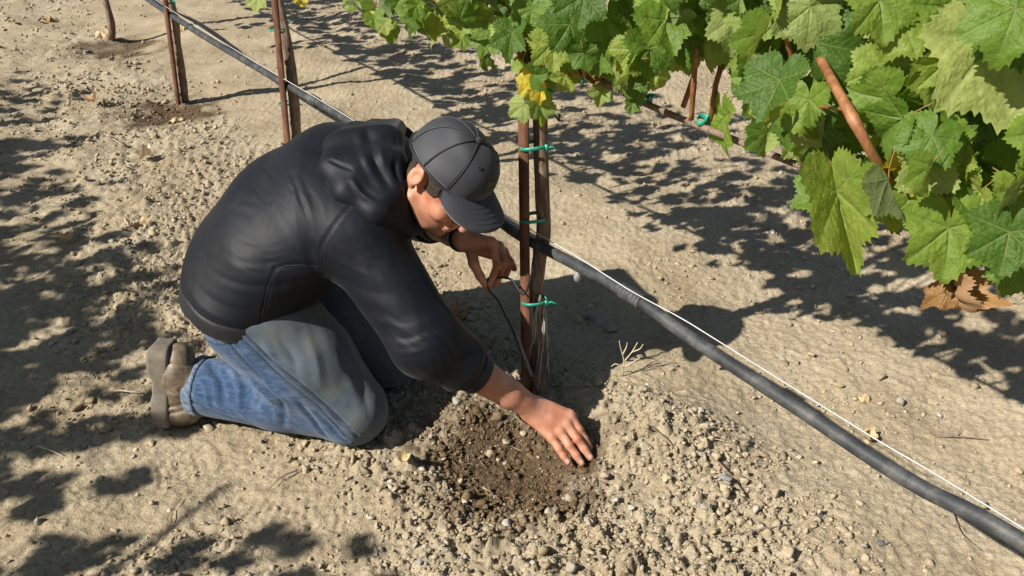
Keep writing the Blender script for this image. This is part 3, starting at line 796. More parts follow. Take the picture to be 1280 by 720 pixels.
hood_o = obj('hood', mesh_np('hood', hv, hf, JACK), pullover)
zb, zf = surface(hem_band, (-.95, 1.5, .0), (-.2, 2.2, .55), .0042)
obj('hem_band', mesh_np('hem_band', zb, zf, RIB), pullover)
for o__, n__ in ((cutR_o, cutR_n), (cutL_o, cutL_n)):
    v_, f_ = surface(lambda P: cuff(P, o__, n__, 0), o__ - .09, o__ + .10, .003)
    nn_ = vnormals(v_, f_); hh = (v_ - o__) @ n__
    v_ = v_ + nn_ * (-.0022 * np.exp(-((hh - .012) / .0022) ** 2) + .0012 * np.exp(-((hh - .017) / .002) ** 2))[:, None]
    obj('cuff', mesh_np('cuff', v_, f_, RIB), pullover)

# ------------------------------------------------------------------ jeans
pv, pf = surface(pant, (-1.0, 1.45, -.01), (-.15, 2.2, .48), .0042)
pn = vnormals(pv, pf)
PF = [([(262, 455), (275, 478), (280, 505)], .010, -.008), ([(285, 460), (300, 482), (300, 510)], .011, .007), ([(300, 470), (318, 480), (322, 505)], .009, -.009), ([(318, 478), (340, 500), (345, 525)], .010, .007),
      ([(335, 488), (352, 505), (356, 530)], .008, -.006), ([(250, 470), (258, 490), (262, 510)], .007, .004), ([(375, 505), (395, 530), (410, 548)], .008, -.005), ([(395, 515), (418, 538), (436, 552)], .006, -.005), ([(405, 512), (425, 530), (444, 545)], .006, .004),
      ([(350, 425), (365, 445), (372, 470)], .012, -.003), ([(385, 420), (395, 450), (400, 480)], .013, .003), ([(425, 440), (448, 475), (462, 520)], .014, -.003), ([(330, 430), (345, 455), (360, 472)], .010, .003)]
pv = folds(pv, pn, pant, [(p_, w_ * .8, a_ * (1.35 if a_ < 0 else 1.1)) for p_, w_, a_ in PF])
pv += pn * (noise3(pv, 30, 320) * .0012)[:, None]
seam = np.zeros(len(pv)); jean_seams = []
for pts in ([(303, 424), (335, 455), (370, 486), (410, 520), (443, 553)], [(308, 420), (340, 450), (376, 481), (415, 514), (446, 545)], [(287, 429), (305, 450), (328, 474)], [(262, 427), (275, 431), (288, 429)], [(240, 502), (300, 525), (380, 545), (430, 556)]):
    S3 = spline(np.array([march(pant, *p) for p in pts]), 24); d_, _ = poly_dist(pv, S3); jean_seams.append(S3)
    seam = np.maximum(seam, .75 * np.exp(-(d_ / .0034) ** 2)); pv += pn * (-.0016 * np.exp(-(d_ / .004) ** 2) + .0012 * np.exp(-((d_ - .008) / .004) ** 2))[:, None]
s1, s2 = march(pant, 303, 424), march(pant, 443, 553); ax_ = (hipR + kneeR) / 2
pnrm = np.cross(s2 - s1, ax_ - s1); pnrm /= np.linalg.norm(pnrm)
if pnrm[2] < 0: pnrm = -pnrm
side = (pv - s1) @ pnrm
dth = np.abs(cone(pv, hipR, kneeR, .135, .085)); dth2 = np.abs(cone(pv, hipL, kneeL, .135, .085))
dirt = sstep(-.025, .05, side + noise3(pv, 22, 331) * .02) * sstep(.07, .01, dth) * (.78 + .4 * noise3(pv, 14, 330))
dirt = np.maximum(dirt, sstep(.05, .01, dth2) * (pv[:, 0] > -.5) * .7)
dirt = np.maximum(dirt, .35 * sstep(.05, .01, pv[:, 2]))
fade = .55 * np.exp(-(((pv - ankR) @ ((ankR - kneeR) / np.linalg.norm(ankR - kneeR)) + .004) / .012) ** 2) * (noise3(pv, 160, 333) > -.1) + .25 * np.clip(noise3(pv, 45, 335), 0, 1)
pm_ = mesh_np('jeans', pv, pf, DENIM)
fattr(pm_, 'dirt', np.clip(dirt, 0, 1)); fattr(pm_, 'seam', seam); fattr(pm_, 'fade', np.clip(fade, 0, 1))
jeans = obj('jeans', pm_, person)
STI = noise_mat('dark_denim_stitching', [(.3, (.012, .020, .04)), (.7, (.03, .045, .075))], 200, .8)
for S3 in jean_seams[:4]:
    i_ = [np.argmin(((pv - q) ** 2).sum(1)) for q in S3]; v_, f_ = tube(spline(pv[i_[::3]], 40), .0011, 5); obj('seam', mesh_np('seam', v_, f_, STI), jeans)
tag(jeans, 'blue denim jeans with greenish grey dirt on the thigh')
for an, kn in ((ankR, kneeR), (ankL, kneeL)):
    n_ = (an - kn) / np.linalg.norm(an - kn)
    def hemf(P):
        h = (P - an) @ n_.astype(np.float32)
        c = cone(P, kn + (an - kn) * .45, an + n_ * .02, .083, .0725) - .003
        return smax(smax(smax(c, -(h + .014), .003), h - .016, .004), -(P[:, 2] - .003), .003)
    v_, f_ = surface(hemf, an - .11, an + .11, .0035); q_ = vnormals(v_, f_); v_ += q_ * (noise3(v_, 70, 340) * .0012)[:, None]
    me_ = mesh_np('trouser_hem', v_, f_, DENIM); fattr(me_, 'dirt', np.full(len(v_), .25)); fattr(me_, 'seam', .4 * (np.abs((v_ - an) @ n_ + .012) < .004)); fattr(me_, 'fade', .55 * np.clip(.6 + noise3(v_, 120, 341), 0, 1))
    obj('trouser_hem', me_, jeans)

# ------------------------------------------------------------------ boots, lying on their sides with the soles to the back
LEA = noise_mat('dusty_leather', [(.3, (.06, .042, .026)), (.48, (.135, .098, .062)), (.66, (.25, .195, .13))], 26, .48, .3, 260, spec=.45)
SOLE = noise_mat('dusty_rubber_sole', [(.3, (.12, .10, .078)), (.7, (.23, .195, .15))], 40, .8, .3, 300)
GUS = noise_mat('brown_elastic', [(.3, (.05, .030, .022)), (.7, (.09, .055, .04))], 80, .85, .3, 500)
def make_boot(heel, toe, up_in, label):
    T = (toe - heel) / np.linalg.norm(toe - heel); Uo = up_in - T * (up_in @ T); Uo /= np.linalg.norm(Uo); Wd = np.cross(T, Uo)
    M = np.stack([T, Wd, Uo]).astype(np.float32); h32 = heel.astype(np.float32)
    def loc(P): return (P - h32) @ M.T
    def upper(P):
        q = loc(P); s = q * np.float32((1, 1 / .95, 1))
        d = chain(s, [(.038, 0, .044), (.10, 0, .045), (.165, 0, .043), (.185, 0, .040)], [.036, .040, .042, .040], .02)
        d = smin(d, ell(q, (.182, 0, .062), (.030, .045, .044)), .02)      # toes bent forward on the soil
        d = smin(d, cone(q, (.080, .012, .05), (.122, .022, .14), .038, .034), .03)
        return smax(d, -(q[:, 2] - .014), .004)
    def solef(P):
        q = loc(P); x = q[:, 0]
        hw = np.interp(x, [0, .03, .08, .12, .17, .20, .215, .222], [.034, .043, .041, .041, .049, .049, .046, .040])
        d = smax(np.abs(q[:, 1]) - hw, np.maximum(-x + .0, x - .222), .02)
        bot = np.interp(x, [0, .01, .075, .088, .15, .20, .222], [-.012, -.020, -.020, -.008, -.012, -.010, .004])
        lug = .0015 * (np.sin(x * 2 * np.pi / .03) > .3)
        return smax(smax(d, q[:, 2] - .031, .008), bot + lug - q[:, 2], .004)
    root = empty('tmp') if False else None
    c0 = (heel + toe) / 2
    v_, f_ = surface(upper, c0 - .24, c0 + .24, .0034)
    q_ = vnormals(v_, f_); lc = loc(v_)
    cre = -.0035 * np.exp(-((lc[:, 0] - .150 + .25 * (lc[:, 2] - .05)) / .005) ** 2) - .004 * np.exp(-((lc[:, 0] - .166 + .3 * (lc[:, 2] - .05)) / .005) ** 2)
    st = -.002 * np.exp(-((lc[:, 0] - .118 - .35 * (lc[:, 2] - .06)) / .003) ** 2) * (lc[:, 2] < .10) - .002 * np.exp(-((lc[:, 0] - .035 - .1 * lc[:, 2]) / .003) ** 2)
    v_ = v_ + q_ * (cre + st + noise3(v_, 50, 350) * .0014)[:, None]
    b = obj('boot', mesh_np('boot', v_, f_, LEA), person); tag(b, label)
    v_, f_ = surface(solef, c0 - .22, c0 + .22, .0032); obj('sole', mesh_np('sole', v_, f_, SOLE), b)
    for sgn in (-1, 1):
        def gus(P):
            q = loc(P); return smax(upper(P) - .0012, ell(q, (.100, sgn * .045 + .01, .078), (.016, .03, .026)), .003)
        v_, f_ = surface(gus, c0 - .22, c0 + .22, .0034)
        if len(v_) > 20: obj('elastic_gusset', mesh_np('elastic_gusset', v_, f_, GUS), b)
    return b
make_boot(np.array([-.855, 1.728, .212]), np.array([-.880, 1.690, .0]), np.array([1., 0, .0]), 'dusty brown pull-on boot with its sole to the back')
make_boot(np.array([-.80, 2.02, .212]), np.array([-.82, 2.0, .0]), np.array([1., .1, .0]), 'dusty brown boot of the far foot')

# ------------------------------------------------------------------ hair, cap, watch
HAIR = noise_mat('short_brown_hair', [(.35, (.018, .012, .009)), (.6, (.06, .040, .028)), (.8, (.12, .085, .06))], 300, .75, .6, 700)
def hairf(P):
    Q = (P - HC.astype(np.float32)) @ HM.T
    d = head(P) - .0026
    line = np.where(Q[:, 1] > .005, Q[:, 2] + .028 - (Q[:, 1] - .005) * .25 - np.maximum(0, Q[:, 1] - .04) * 2.2, Q[:, 2] + .028 + (.005 - Q[:, 1]) * .95)
    earcut = ell(Q, (.083, -.020, -.016), (.05, .026, .040))
    return smax(smax(smax(d, -line, .003), Q[:, 2] - .07, .003), -earcut, .003)
v_, f_ = surface(hairf, HC - .17, HC + .17, .0026)
v_ = v_ + vnormals(v_, f_) * (noise3(v_, 240, 360) * .0012)[:, None]
obj('hair', mesh_np('hair', v_, f_, HAIR), person)

CAPF = cloth_material('charcoal_twill', (.032, .033, .040), (.042, .043, .052), .8, .25, 1200, .3, .25)
def net_material():
    m, n, l, b = material('black_mesh_net')
    uv = n.new('ShaderNodeUVMap'); sp = n.new('ShaderNodeSeparateXYZ'); l.new(uv.outputs[0], sp.inputs[0])
    def w_(sock, k):
        a = node(n, 'ShaderNodeMath', operation='MULTIPLY'); a.inputs[1].default_value = k; l.new(sock, a.inputs[0])
        s = node(n, 'ShaderNodeMath', operation='SINE'); l.new(a.outputs[0], s.inputs[0])
        q = node(n, 'ShaderNodeMapRange'); q.inputs[1].default_value = -1; l.new(s.outputs[0], q.inputs[0]); return q.outputs[0]
    a = w_(sp.outputs[0], 2 * math.pi * 52); c = w_(sp.outputs[1], 2 * math.pi * 46)
    mx = node(n, 'ShaderNodeMath', operation='MULTIPLY'); l.new(c, mx.inputs[0])
    pw = node(n, 'ShaderNodeMath', operation='ADD'); l.new(a, pw.inputs[0]); pw.inputs[1].default_value = 1.2; l.new(pw.outputs[0], mx.inputs[1])
    r = ramp(n, [(.1, (.008, .008, .010)), (.9, (.060, .062, .072))]); l.new(mx.outputs[0], r.inputs[0]); l.new(r.outputs[0], b.inputs['Base Color'])
    bp = node(n, 'ShaderNodeBump', i_Strength=.45, i_Distance=.0010); l.new(mx.outputs[0], bp.inputs['Height']); l.new(bp.outputs[0], b.inputs['Normal'])
    b.inputs['Roughness'].default_value = .5
    return m
NET = net_material()
def crown_pt(th, ph, off=0.0):
    """th round the head from the front (0) to his left/right; ph 0 at the rim, 1 at the button"""
    fr = np.cos(th); a = np.interp(np.abs(th), [0, 1.2, 3.15], [.112, .098, .110])
    rim = np.where(fr > 0, .028 + .012 * fr, .028 + .035 * fr)
    e = 2.35 + .55 * np.clip(fr, 0, 1)
    c = np.cos(ph * np.pi / 2) ** (2 / e); s = np.sin(ph * np.pi / 2) ** (2 / e)
    top = .128
    rx, ry = .086 + off, np.where(fr > 0, .106, .116) + off
    x = np.sin(th) * rx * c; y = np.cos(th) * ry * c - .006
    z = rim + (top + off - rim) * s
    return np.stack([x, y, z], -1)
def sheet(fn, us, vs, thick):
    """grid surface given thickness; returns v, quads, uv grid"""
    U, Vv = np.meshgrid(us, vs, indexing='ij'); a = fn(U.ravel(), Vv.ravel(), 0.0); b = fn(U.ravel(), Vv.ravel(), -thick)
    nu, nv = len(us), len(vs); i = (np.arange(nu - 1)[:, None] * nv + np.arange(nv - 1)[None]).ravel()
    f1 = np.stack([i, i + nv, i + nv + 1, i + 1], -1); k = nu * nv; f2 = f1[:, ::-1] + k
    edge = []
    for line in (np.arange(nv), (nu - 1) * nv + np.arange(nv), np.arange(nu) * nv, np.arange(nu) * nv + nv - 1):
        edge.append(np.stack([line[:-1], line[1:], line[1:] + k, line[:-1] + k], -1))
    return np.vstack([a, b]), np.vstack([f1, f2] + edge), np.concatenate([np.stack([U.ravel(), Vv.ravel()], -1)] * 2)
def put_uv(me, uv):
    lay = me.uv_layers.new(name='UVMap'); vi = np.zeros(len(me.loops), np.int32); me.loops.foreach_get('vertex_index', vi)
    lay.data.foreach_set('uv', uv[vi].astype(np.float32).ravel())
def head_obj(name, v, f, mat, par, uv=None):
    me = mesh_np(name, H2W(v), f, mat)
    if uv is not None: put_uv(me, uv)
    return obj(name, me, par)
FRW = 1.02
v_, f_, uv_ = sheet(lambda a, b, o: crown_pt(a, b, o), np.linspace(-FRW, FRW, 48), np.linspace(0, .995, 30), .003)
cap = head_obj('cap', v_, f_, CAPF, person); tag(cap, 'charcoal trucker cap with black mesh back')
BND = [FRW, 1.72, 2.43, math.pi]
for sg in (-1, 1):
    for k in range(3):
        v_, f_, uv_ = sheet(lambda a, b, o: crown_pt(sg * a, b, o - .0008), np.linspace(BND[k] + .012, BND[k + 1] - (.012 if k < 2 else 0), 22), np.linspace(.0, .99, 26), .002)
        head_obj('mesh_panel', v_, f_, NET, cap, uv_)
SEAMM = noise_mat('grey_seam_tape', [(.3, (.03, .031, .035)), (.7, (.06, .062, .068))], 300, .6)
for th in (1.72, 2.43, math.pi, -1.72, -2.43, FRW, -FRW):
    ph = np.linspace(0.02, .98, 24); p = crown_pt(np.full(24, th), ph, .001)
    v_, f_ = tube(H2W(p), .0013, 6); obj('seam', mesh_np('seam', v_, f_, SEAMM), cap)
thr = np.linspace(-math.pi, math.pi, 90); p = crown_pt(thr, np.zeros(90), -.0005); v_, f_ = tube(H2W(p), .0035, 6); obj('sweatband', mesh_np('sweatband', v_, f_, RIB), cap)
v_, f_ = surface(lambda P: ell((P - HC.astype(np.float32)) @ HM.T, (0, -.006, .1295), (.0085, .0085, .005)), H2W((0, 0, .13)) - .02, H2W((0, 0, .13)) + .02, .0015); obj('button', mesh_np('button', v_, f_, CAPF), cap)
for sg in (-1, 1):
    c_ = crown_pt(np.array([sg * .62]), np.array([.62]), .0012)[0]; a_ = np.linspace(0, 2 * np.pi, 13)
    tx = crown_pt(np.array([sg * .66]), np.array([.62]), .0012)[0] - c_; ty = crown_pt(np.array([sg * .62]), np.array([.66]), .0012)[0] - c_; tx /= np.linalg.norm(tx); ty /= np.linalg.norm(ty)
    v_, f_ = tube(H2W(c_ + np.cos(a_)[:, None] * tx * .0035 + np.sin(a_)[:, None] * ty * .0035), .0011, 5, caps=False); obj('eyelet', mesh_np('eyelet', v_, f_, SEAMM), cap)
def brim_pt(a, b, o):
    th = a * 1.12; p0 = crown_pt(th, np.zeros_like(th), 0.0)
    ln = .074 * np.clip(1 - np.abs(a) ** 3.2, .0, 1) ** .55 + .002
    p = p0.copy(); dirx = np.sin(th) * .35; q = b * ln
    p[:, 0] += dirx * q; p[:, 1] += q * (.98); p[:, 2] += -q * .16 - .020 * (np.abs(a) ** 2.0) * np.clip(b, 0, 1) ** .8 * 1.1 + .004 + o
    return p
v_, f_, uv_ = sheet(brim_pt, np.linspace(-1, 1, 50), np.linspace(-.05, 1, 18), .0035)
brim = head_obj('brim', v_, f_, CAPF, cap)
for k in (.25, .42, .59, .76, .92):
    a_ = np.linspace(-.9, .9, 40); p = brim_pt(a_, np.full(40, k), .0003); v_, f_ = tube(H2W(p), .00035, 4); obj('stitch_line', mesh_np('stitch_line', v_, f_, CAPF), brim)
# emblem patch on the front panel
c_ = crown_pt(np.linspace(-.22, .22, 10).repeat(8), np.tile(np.linspace(.16, .42, 8), 10), .0018)
i_ = (np.arange(9)[:, None] * 8 + np.arange(7)[None]).ravel(); v_ = np.vstack([c_, c_ * .985]); f1 = np.stack([i_, i_ + 8, i_ + 9, i_ + 1], -1)
head_obj('patch', v_, np.vstack([f1, f1[:, ::-1] + 80]), noise_mat('olive_patch', [(.4, (.03, .03, .02)), (.6, (.09, .085, .05))], 60, .7), cap)
# watch band on the left wrist
wd = (wrL - elL) / np.linalg.norm(wrL - elL); e1 = np.cross(wd, [0, 0, 1]); e1 /= np.linalg.norm(e1); e2 = np.cross(wd, e1)
a_ = np.linspace(0, 2 * np.pi, 30); o_w = wrL - wd * .012
ring = np.stack([o_w + np.cos(a_[i]) * e1 * .0325 + np.sin(a_[i]) * e2 * .0305 for i in range(30)])
v_, f_ = tube(ring, .0045, 8, caps=False); v_ = v_ + np.outer((v_ - o_w) @ wd, wd) * 1.6
WB = noise_mat('black_rubber', [(.3, (.008,) * 3), (.7, (.014,) * 3)], 60, .45)
watch = obj('watch', mesh_np('watch', v_, f_, WB), person); tag(watch, 'black wristwatch')
fc = o_w + (CT * .6 + CU * .5) / np.linalg.norm(CT * .6 + CU * .5) * .036
v_, f_ = surface(lambda P: np.maximum(np.abs((P - fc) @ CT.astype(np.float32)) - .004, np.linalg.norm((P - fc) - np.outer((P - fc) @ CT, CT), axis=1) - .017), fc - .025, fc + .025, .002)
obj('watch_case', mesh_np('watch_case', v_, f_, WB), watch)
print('person done')
# ================================================================== GRAPE LEAVES
LOBE_T = np.radians([0, 8, 24, 36, 50, 58, 78, 92, 106, 114, 132, 150, 166, 175, 180])
LOBE_R = np.array([1.0, .93, .74, .80, .92, .86, .64, .72, .80, .74, .66, .60, .44, .22, .05])
VEINS = np.radians([0, 50, -50, 106, -106])
def leaf_outline(th, r, depth):
    a = np.abs(th); base = np.interp(a, LOBE_T, LOBE_R)
    base = base ** depth
    ph = a / np.radians(8.6) + r; saw = np.abs((ph % 1) - .5) * 2
    saw2 = np.abs(((a / np.radians(4.3) + 2 * r) % 1) - .5) * 2
    return base * (1 + .125 * (saw - .5) * sstep(3.1, 2.7, a) + .03 * (saw2 - .5))
def leaf_verts(seed, nt, nr, fold, droop, wave, depth=1.0):
    r = np.random.default_rng(seed)
    th = np.linspace(-np.pi, np.pi, nt); rho = np.linspace(0.0, 1, nr) ** .9
    asym = 1 + .08 * np.sin(th + r.uniform(0, 6)); out = leaf_outline(th, r.uniform(0, 1), depth) * asym
    X = np.outer(rho, out * np.cos(th)); Y = np.outer(rho, out * np.sin(th)); x, y = X.ravel(), Y.ravel()
    vein = np.zeros_like(x); puff = np.full_like(x, 9.0)
    for v in VEINS:
        c, s = math.cos(v), math.sin(v); al = x * c + y * s; pe = np.abs(-x * s + y * c)
        m = al > -.01
        vein = np.maximum(vein, np.where(m, np.exp(-(pe / np.clip(.020 * (1.15 - al), .006, .03)) ** 2), 0))
        puff = np.minimum(puff, np.where(m, pe, 9))
        # side veins, herring-bone
        ang = np.arctan2(y, x); dang = np.abs((ang - v + np.pi) % (2 * np.pi) - np.pi); own = dang < np.radians(29)
        q = ((al - .85 * pe) / .135 + .2) % 1; q = np.minimum(q, 1 - q) * .135
        vein = np.maximum(vein, np.where(own & (al > .1), .62 * np.exp(-(q / .0115) ** 2) * sstep(.5, .3, pe), 0))
    q = np.clip(puff, 0, .3)
    z = .055 * np.sin(np.clip(q / .3, 0, 1) * np.pi * .5) - .022 * vein
    z += .012 * perlin(x * 9 + seed, y * 9, 3 + seed) * (1 - vein) + .02 * perlin(x * 4, y * 4 + seed, 7)
    rr = np.hypot(x, y)
    z += -.25 * droop * rr ** 2
    tt = np.arctan2(y, x); z += wave * rr ** 2 * (np.sin(3 * tt + r.uniform(0, 6)) * .6 + np.sin(5 * tt + r.uniform(0, 6)) * .4)
    # fold the halves up along the midrib, then bend the blade down along its length
    ph = np.clip(fold * 1.1, -1.2, 1.25); ya, za = y * math.cos(ph) - np.sign(y) * z * math.sin(ph) * .5, z * math.cos(ph) + np.abs(y) * math.sin(ph)
    k_ = 2.2 * droop + 1e-4; xb = np.where(x > 0, np.sin(k_ * x) / k_, x); zb = np.where(x > 0, (1 - np.cos(k_ * x)) / k_, 0)
    V = np.stack([xb + za * np.sin(k_ * np.maximum(x, 0)) * .6, ya, za - zb], -1)
    # roll the lobes a little
    b = r.uniform(-.5, .5); V[:, 2] += b * np.maximum(0, x - .45) ** 2 - abs(b) * .3 * np.maximum(0, np.abs(y) - .5) ** 2
    i = (np.arange(nr - 1)[:, None] * nt + np.arange(nt - 1)[None]).ravel()
    F = np.stack([i, i + nt, i + nt + 1, i + 1], -1)
    return V, F, vein, np.repeat(rho, nt)
def petiole_verts(n=6, k=7, ln=.85, rad=.017, bend=.35):
    t = np.linspace(0, 1, k); p = np.stack([-t * ln * .7, 0 * t, -.02 - bend * t ** 1.5 * ln], -1)
    return tube(p, rad * (1 - .2 * t), n)
def leaf_material(name, top, back, tint=(1.5, 1.55, .5, 1), tr_=.44):
    m, n, l, b = material(name)
    oi = n.new('ShaderNodeObjectInfo'); at = node(n, 'ShaderNodeAttribute', attribute_name='rnd')
    add = node(n, 'ShaderNodeMath', operation='ADD'); l.new(oi.outputs['Random'], add.inputs[0]); l.new(at.outputs['Fac'], add.inputs[1])
    fr = node(n, 'ShaderNodeMath', operation='FRACT'); l.new(add.outputs[0], fr.inputs[0])
    r = ramp(n, top); l.new(fr.outputs[0], r.inputs[0])
    rb = ramp(n, back); l.new(fr.outputs[0], rb.inputs[0])
    vn = node(n, 'ShaderNodeAttribute', attribute_name='vein')
    tc = n.new('ShaderNodeTexCoord'); nz = node(n, 'ShaderNodeTexNoise', i_Scale=4.5, i_Detail=6, i_Roughness=.65); l.new(tc.outputs['Object'], nz.inputs['Vector'])
    vr = ramp(n, [(.28, (.72, .76, .6)), (.6, (1.05, 1.05, 1)), (.78, (1.35, 1.25, .95))]); l.new(nz.outputs['Fac'], vr.inputs[0])
    mm = node(n, 'ShaderNodeMix', data_type='RGBA', blend_type='MULTIPLY'); mm.inputs[0].default_value = .8; l.new(r.outputs[0], mm.inputs[6]); l.new(vr.outputs[0], mm.inputs[7])
    v2 = node(n, 'ShaderNodeMix', data_type='RGBA'); k = node(n, 'ShaderNodeMath', operation='MULTIPLY'); k.inputs[1].default_value = .5; l.new(vn.outputs['Fac'], k.inputs[0])
    l.new(k.outputs[0], v2.inputs[0]); l.new(mm.outputs[2], v2.inputs[6]); v2.inputs[7].default_value = (.30, .36, .13, 1)
    # dust specks
    vo = node(n, 'ShaderNodeTexVoronoi', i_Scale=26); l.new(tc.outputs['Object'], vo.inputs['Vector'])
    dr = ramp(n, [(.05, (.7,) * 3), (.11, (0,) * 3)]); l.new(vo.outputs['Distance'], dr.inputs[0])
    d2 = node(n, 'ShaderNodeMix', data_type='RGBA'); l.new(dr.outputs[0], d2.inputs[0]); l.new(v2.outputs[2], d2.inputs[6]); d2.inputs[7].default_value = (.38, .42, .26, 1)
    n9 = node(n, 'ShaderNodeTexNoise', i_Scale=7, i_Detail=5, i_Roughness=.7); l.new(tc.outputs['Object'], n9.inputs['Vector']); r9 = ramp(n, [(.64, (0,) * 3), (.70, (.85,) * 3)]); l.new(n9.outputs['Fac'], r9.inputs[0])
    d3 = node(n, 'ShaderNodeMix', data_type='RGBA'); l.new(r9.outputs[0], d3.inputs[0]); l.new(d2.outputs[2], d3.inputs[6]); d3.inputs[7].default_value = (.30, .22, .07, 1); d2 = d3
    ge = n.new('ShaderNodeNewGeometry'); mb = node(n, 'ShaderNodeMix', data_type='RGBA'); l.new(ge.outputs['Backfacing'], mb.inputs[0]); l.new(d2.outputs[2], mb.inputs[6]); l.new(rb.outputs[0], mb.inputs[7])
    l.new(mb.outputs[2], b.inputs['Base Color']); b.inputs['Roughness'].default_value = .46; b.inputs['Specular IOR Level'].default_value = .32
    tr = n.new('ShaderNodeBsdfTranslucent'); tcol = node(n, 'ShaderNodeMix', data_type='RGBA', blend_type='MULTIPLY'); tcol.inputs[0].default_value = 1; l.new(mb.outputs[2], tcol.inputs[6]); tcol.inputs[7].default_value = tint; l.new(tcol.outputs[2], tr.inputs['Color'])
    ms = n.new('ShaderNodeMixShader'); ms.inputs[0].default_value = tr_; l.new(b.outputs[0], ms.inputs[1]); l.new(tr.outputs[0], ms.inputs[2])
    l.new(ms.outputs[0], n['Material Output'].inputs['Surface'])
    bp = node(n, 'ShaderNodeBump', i_Strength=.16, i_Distance=.03); nb = node(n, 'ShaderNodeTexNoise', i_Scale=22, i_Detail=4); l.new(tc.outputs['Object'], nb.inputs['Vector']); l.new(nb.outputs['Fac'], bp.inputs['Height']); l.new(bp.outputs[0], b.inputs['Normal'])
    return m
LEAFG = leaf_material('grape_leaf', [(0, (.06, .125, .016)), (.3, (.105, .195, .024)), (.6, (.165, .26, .034)), (.85, (.24, .32, .055)), (1, (.32, .38, .08))], [(0, (.13, .18, .075)), (1, (.20, .235, .10))])
LEAFP = leaf_material('pale_grape_leaf', [(0, (.24, .31, .085)), (.5, (.30, .36, .12)), (1, (.36, .40, .13))], [(0, (.22, .27, .11)), (1, (.28, .31, .13))])
LEAFY = leaf_material('yellow_grape_leaf', [(0, (.58, .43, .03)), (.5, (.60, .47, .06)), (1, (.55, .50, .12))], [(0, (.45, .38, .10)), (1, (.5, .42, .12))])
LEAFB = leaf_material('withered_leaf', [(0, (.24, .115, .045)), (.5, (.32, .165, .07)), (1, (.38, .22, .105))], [(0, (.32, .18, .09)), (1, (.42, .27, .15))], (1.3, .95, .7, 1), .2)
PETI = noise_mat('petiole', [(.3, (.20, .085, .045)), (.7, (.26, .18, .07))], 8, .5)
def leaf_mesh(name, seed, mat, fold, droop, wave, nt=150, nr=34, depth=1.0, curl=0):
    V, F, vein, rho = leaf_verts(seed, nt, nr, fold, droop, wave, depth)
    if curl:
        r_ = np.hypot(V[:, 0], V[:, 1]); V[:, 2] += curl * r_ ** 2; V[:, :2] *= (1 - .35 * np.clip(r_, 0, 1) ** 2)[:, None]; V[:, 2] += .12 * np.sin(V[:, 0] * 9) * np.cos(V[:, 1] * 8)
    pv_, pf_ = petiole_verts()
    v, f = merge([(V, F), (pv_, pf_)])
    me = mesh_np(name, v, f[0], mat); me.materials.append(PETI)
    mi = np.zeros(len(me.polygons), np.int32); mi[len(F):] = 1; me.polygons.foreach_set('material_index', mi)
    fattr(me, 'vein', np.concatenate([vein, np.zeros(len(pv_))])); fattr(me, 'rnd', np.zeros(len(v)))
    return me
lr = np.random.default_rng(5)
GREEN = [leaf_mesh('leaf', 40 + i, LEAFG, fo, dr, wv, depth=de) for i, (fo, dr, wv, de) in enumerate([(.10, .18, .10, 1), (.28, .15, .12, 1.15), (-.15, .25, .14, .9), (.05, .35, .18, 1), (.45, .1, .1, 1.2), (.16, -.12, .16, .85), (-.3, .3, .2, 1.05), (.2, .45, .12, 1), (1.0, .12, .12, 1.0), (.35, .5, .3, 1.1), (-.2, -.2, .3, .9), (.55, .35, .28, 1.2), (.75, .3, .2, 1.0), (-.6, .3, .25, .95)])]
PALE = [leaf_mesh('leaf', 60 + i, LEAFP, fo, dr, wv) for i, (fo, dr, wv) in enumerate([(.12, .2, .1), (.35, .2, .12), (-.1, .3, .16)])]
YELL = [leaf_mesh('leaf', 70 + i, LEAFY, fo, dr, wv) for i, (fo, dr, wv) in enumerate([(.8, .3, .2), (.3, .4, .25)])]
BRWN = [leaf_mesh('leaf', 80 + i, LEAFB, fo, dr, wv, curl=cu) for i, (fo, dr, wv, cu) in enumerate([(.5, .2, .35, -.8), (.3, .1, .4, .9)])]
LOWV = [leaf_verts(90 + i, 27, 4, fo, dr, .15) for i, (fo, dr) in enumerate([(.1, .2), (.3, .2), (-.2, .3), (.1, .4)])]
def frame(J, tip, nrm, size):
    t = np.asarray(tip, float); t /= np.linalg.norm(t); n_ = np.asarray(nrm, float); n_ = n_ - t * (n_ @ t); n_ /= np.linalg.norm(n_); b = np.cross(n_, t)
    M = Matrix(((t[0], b[0], n_[0], J[0]), (t[1], b[1], n_[1], J[1]), (t[2], b[2], n_[2], J[2]), (0, 0, 0, 1)))
    return M @ Matrix.Scale(size, 4)
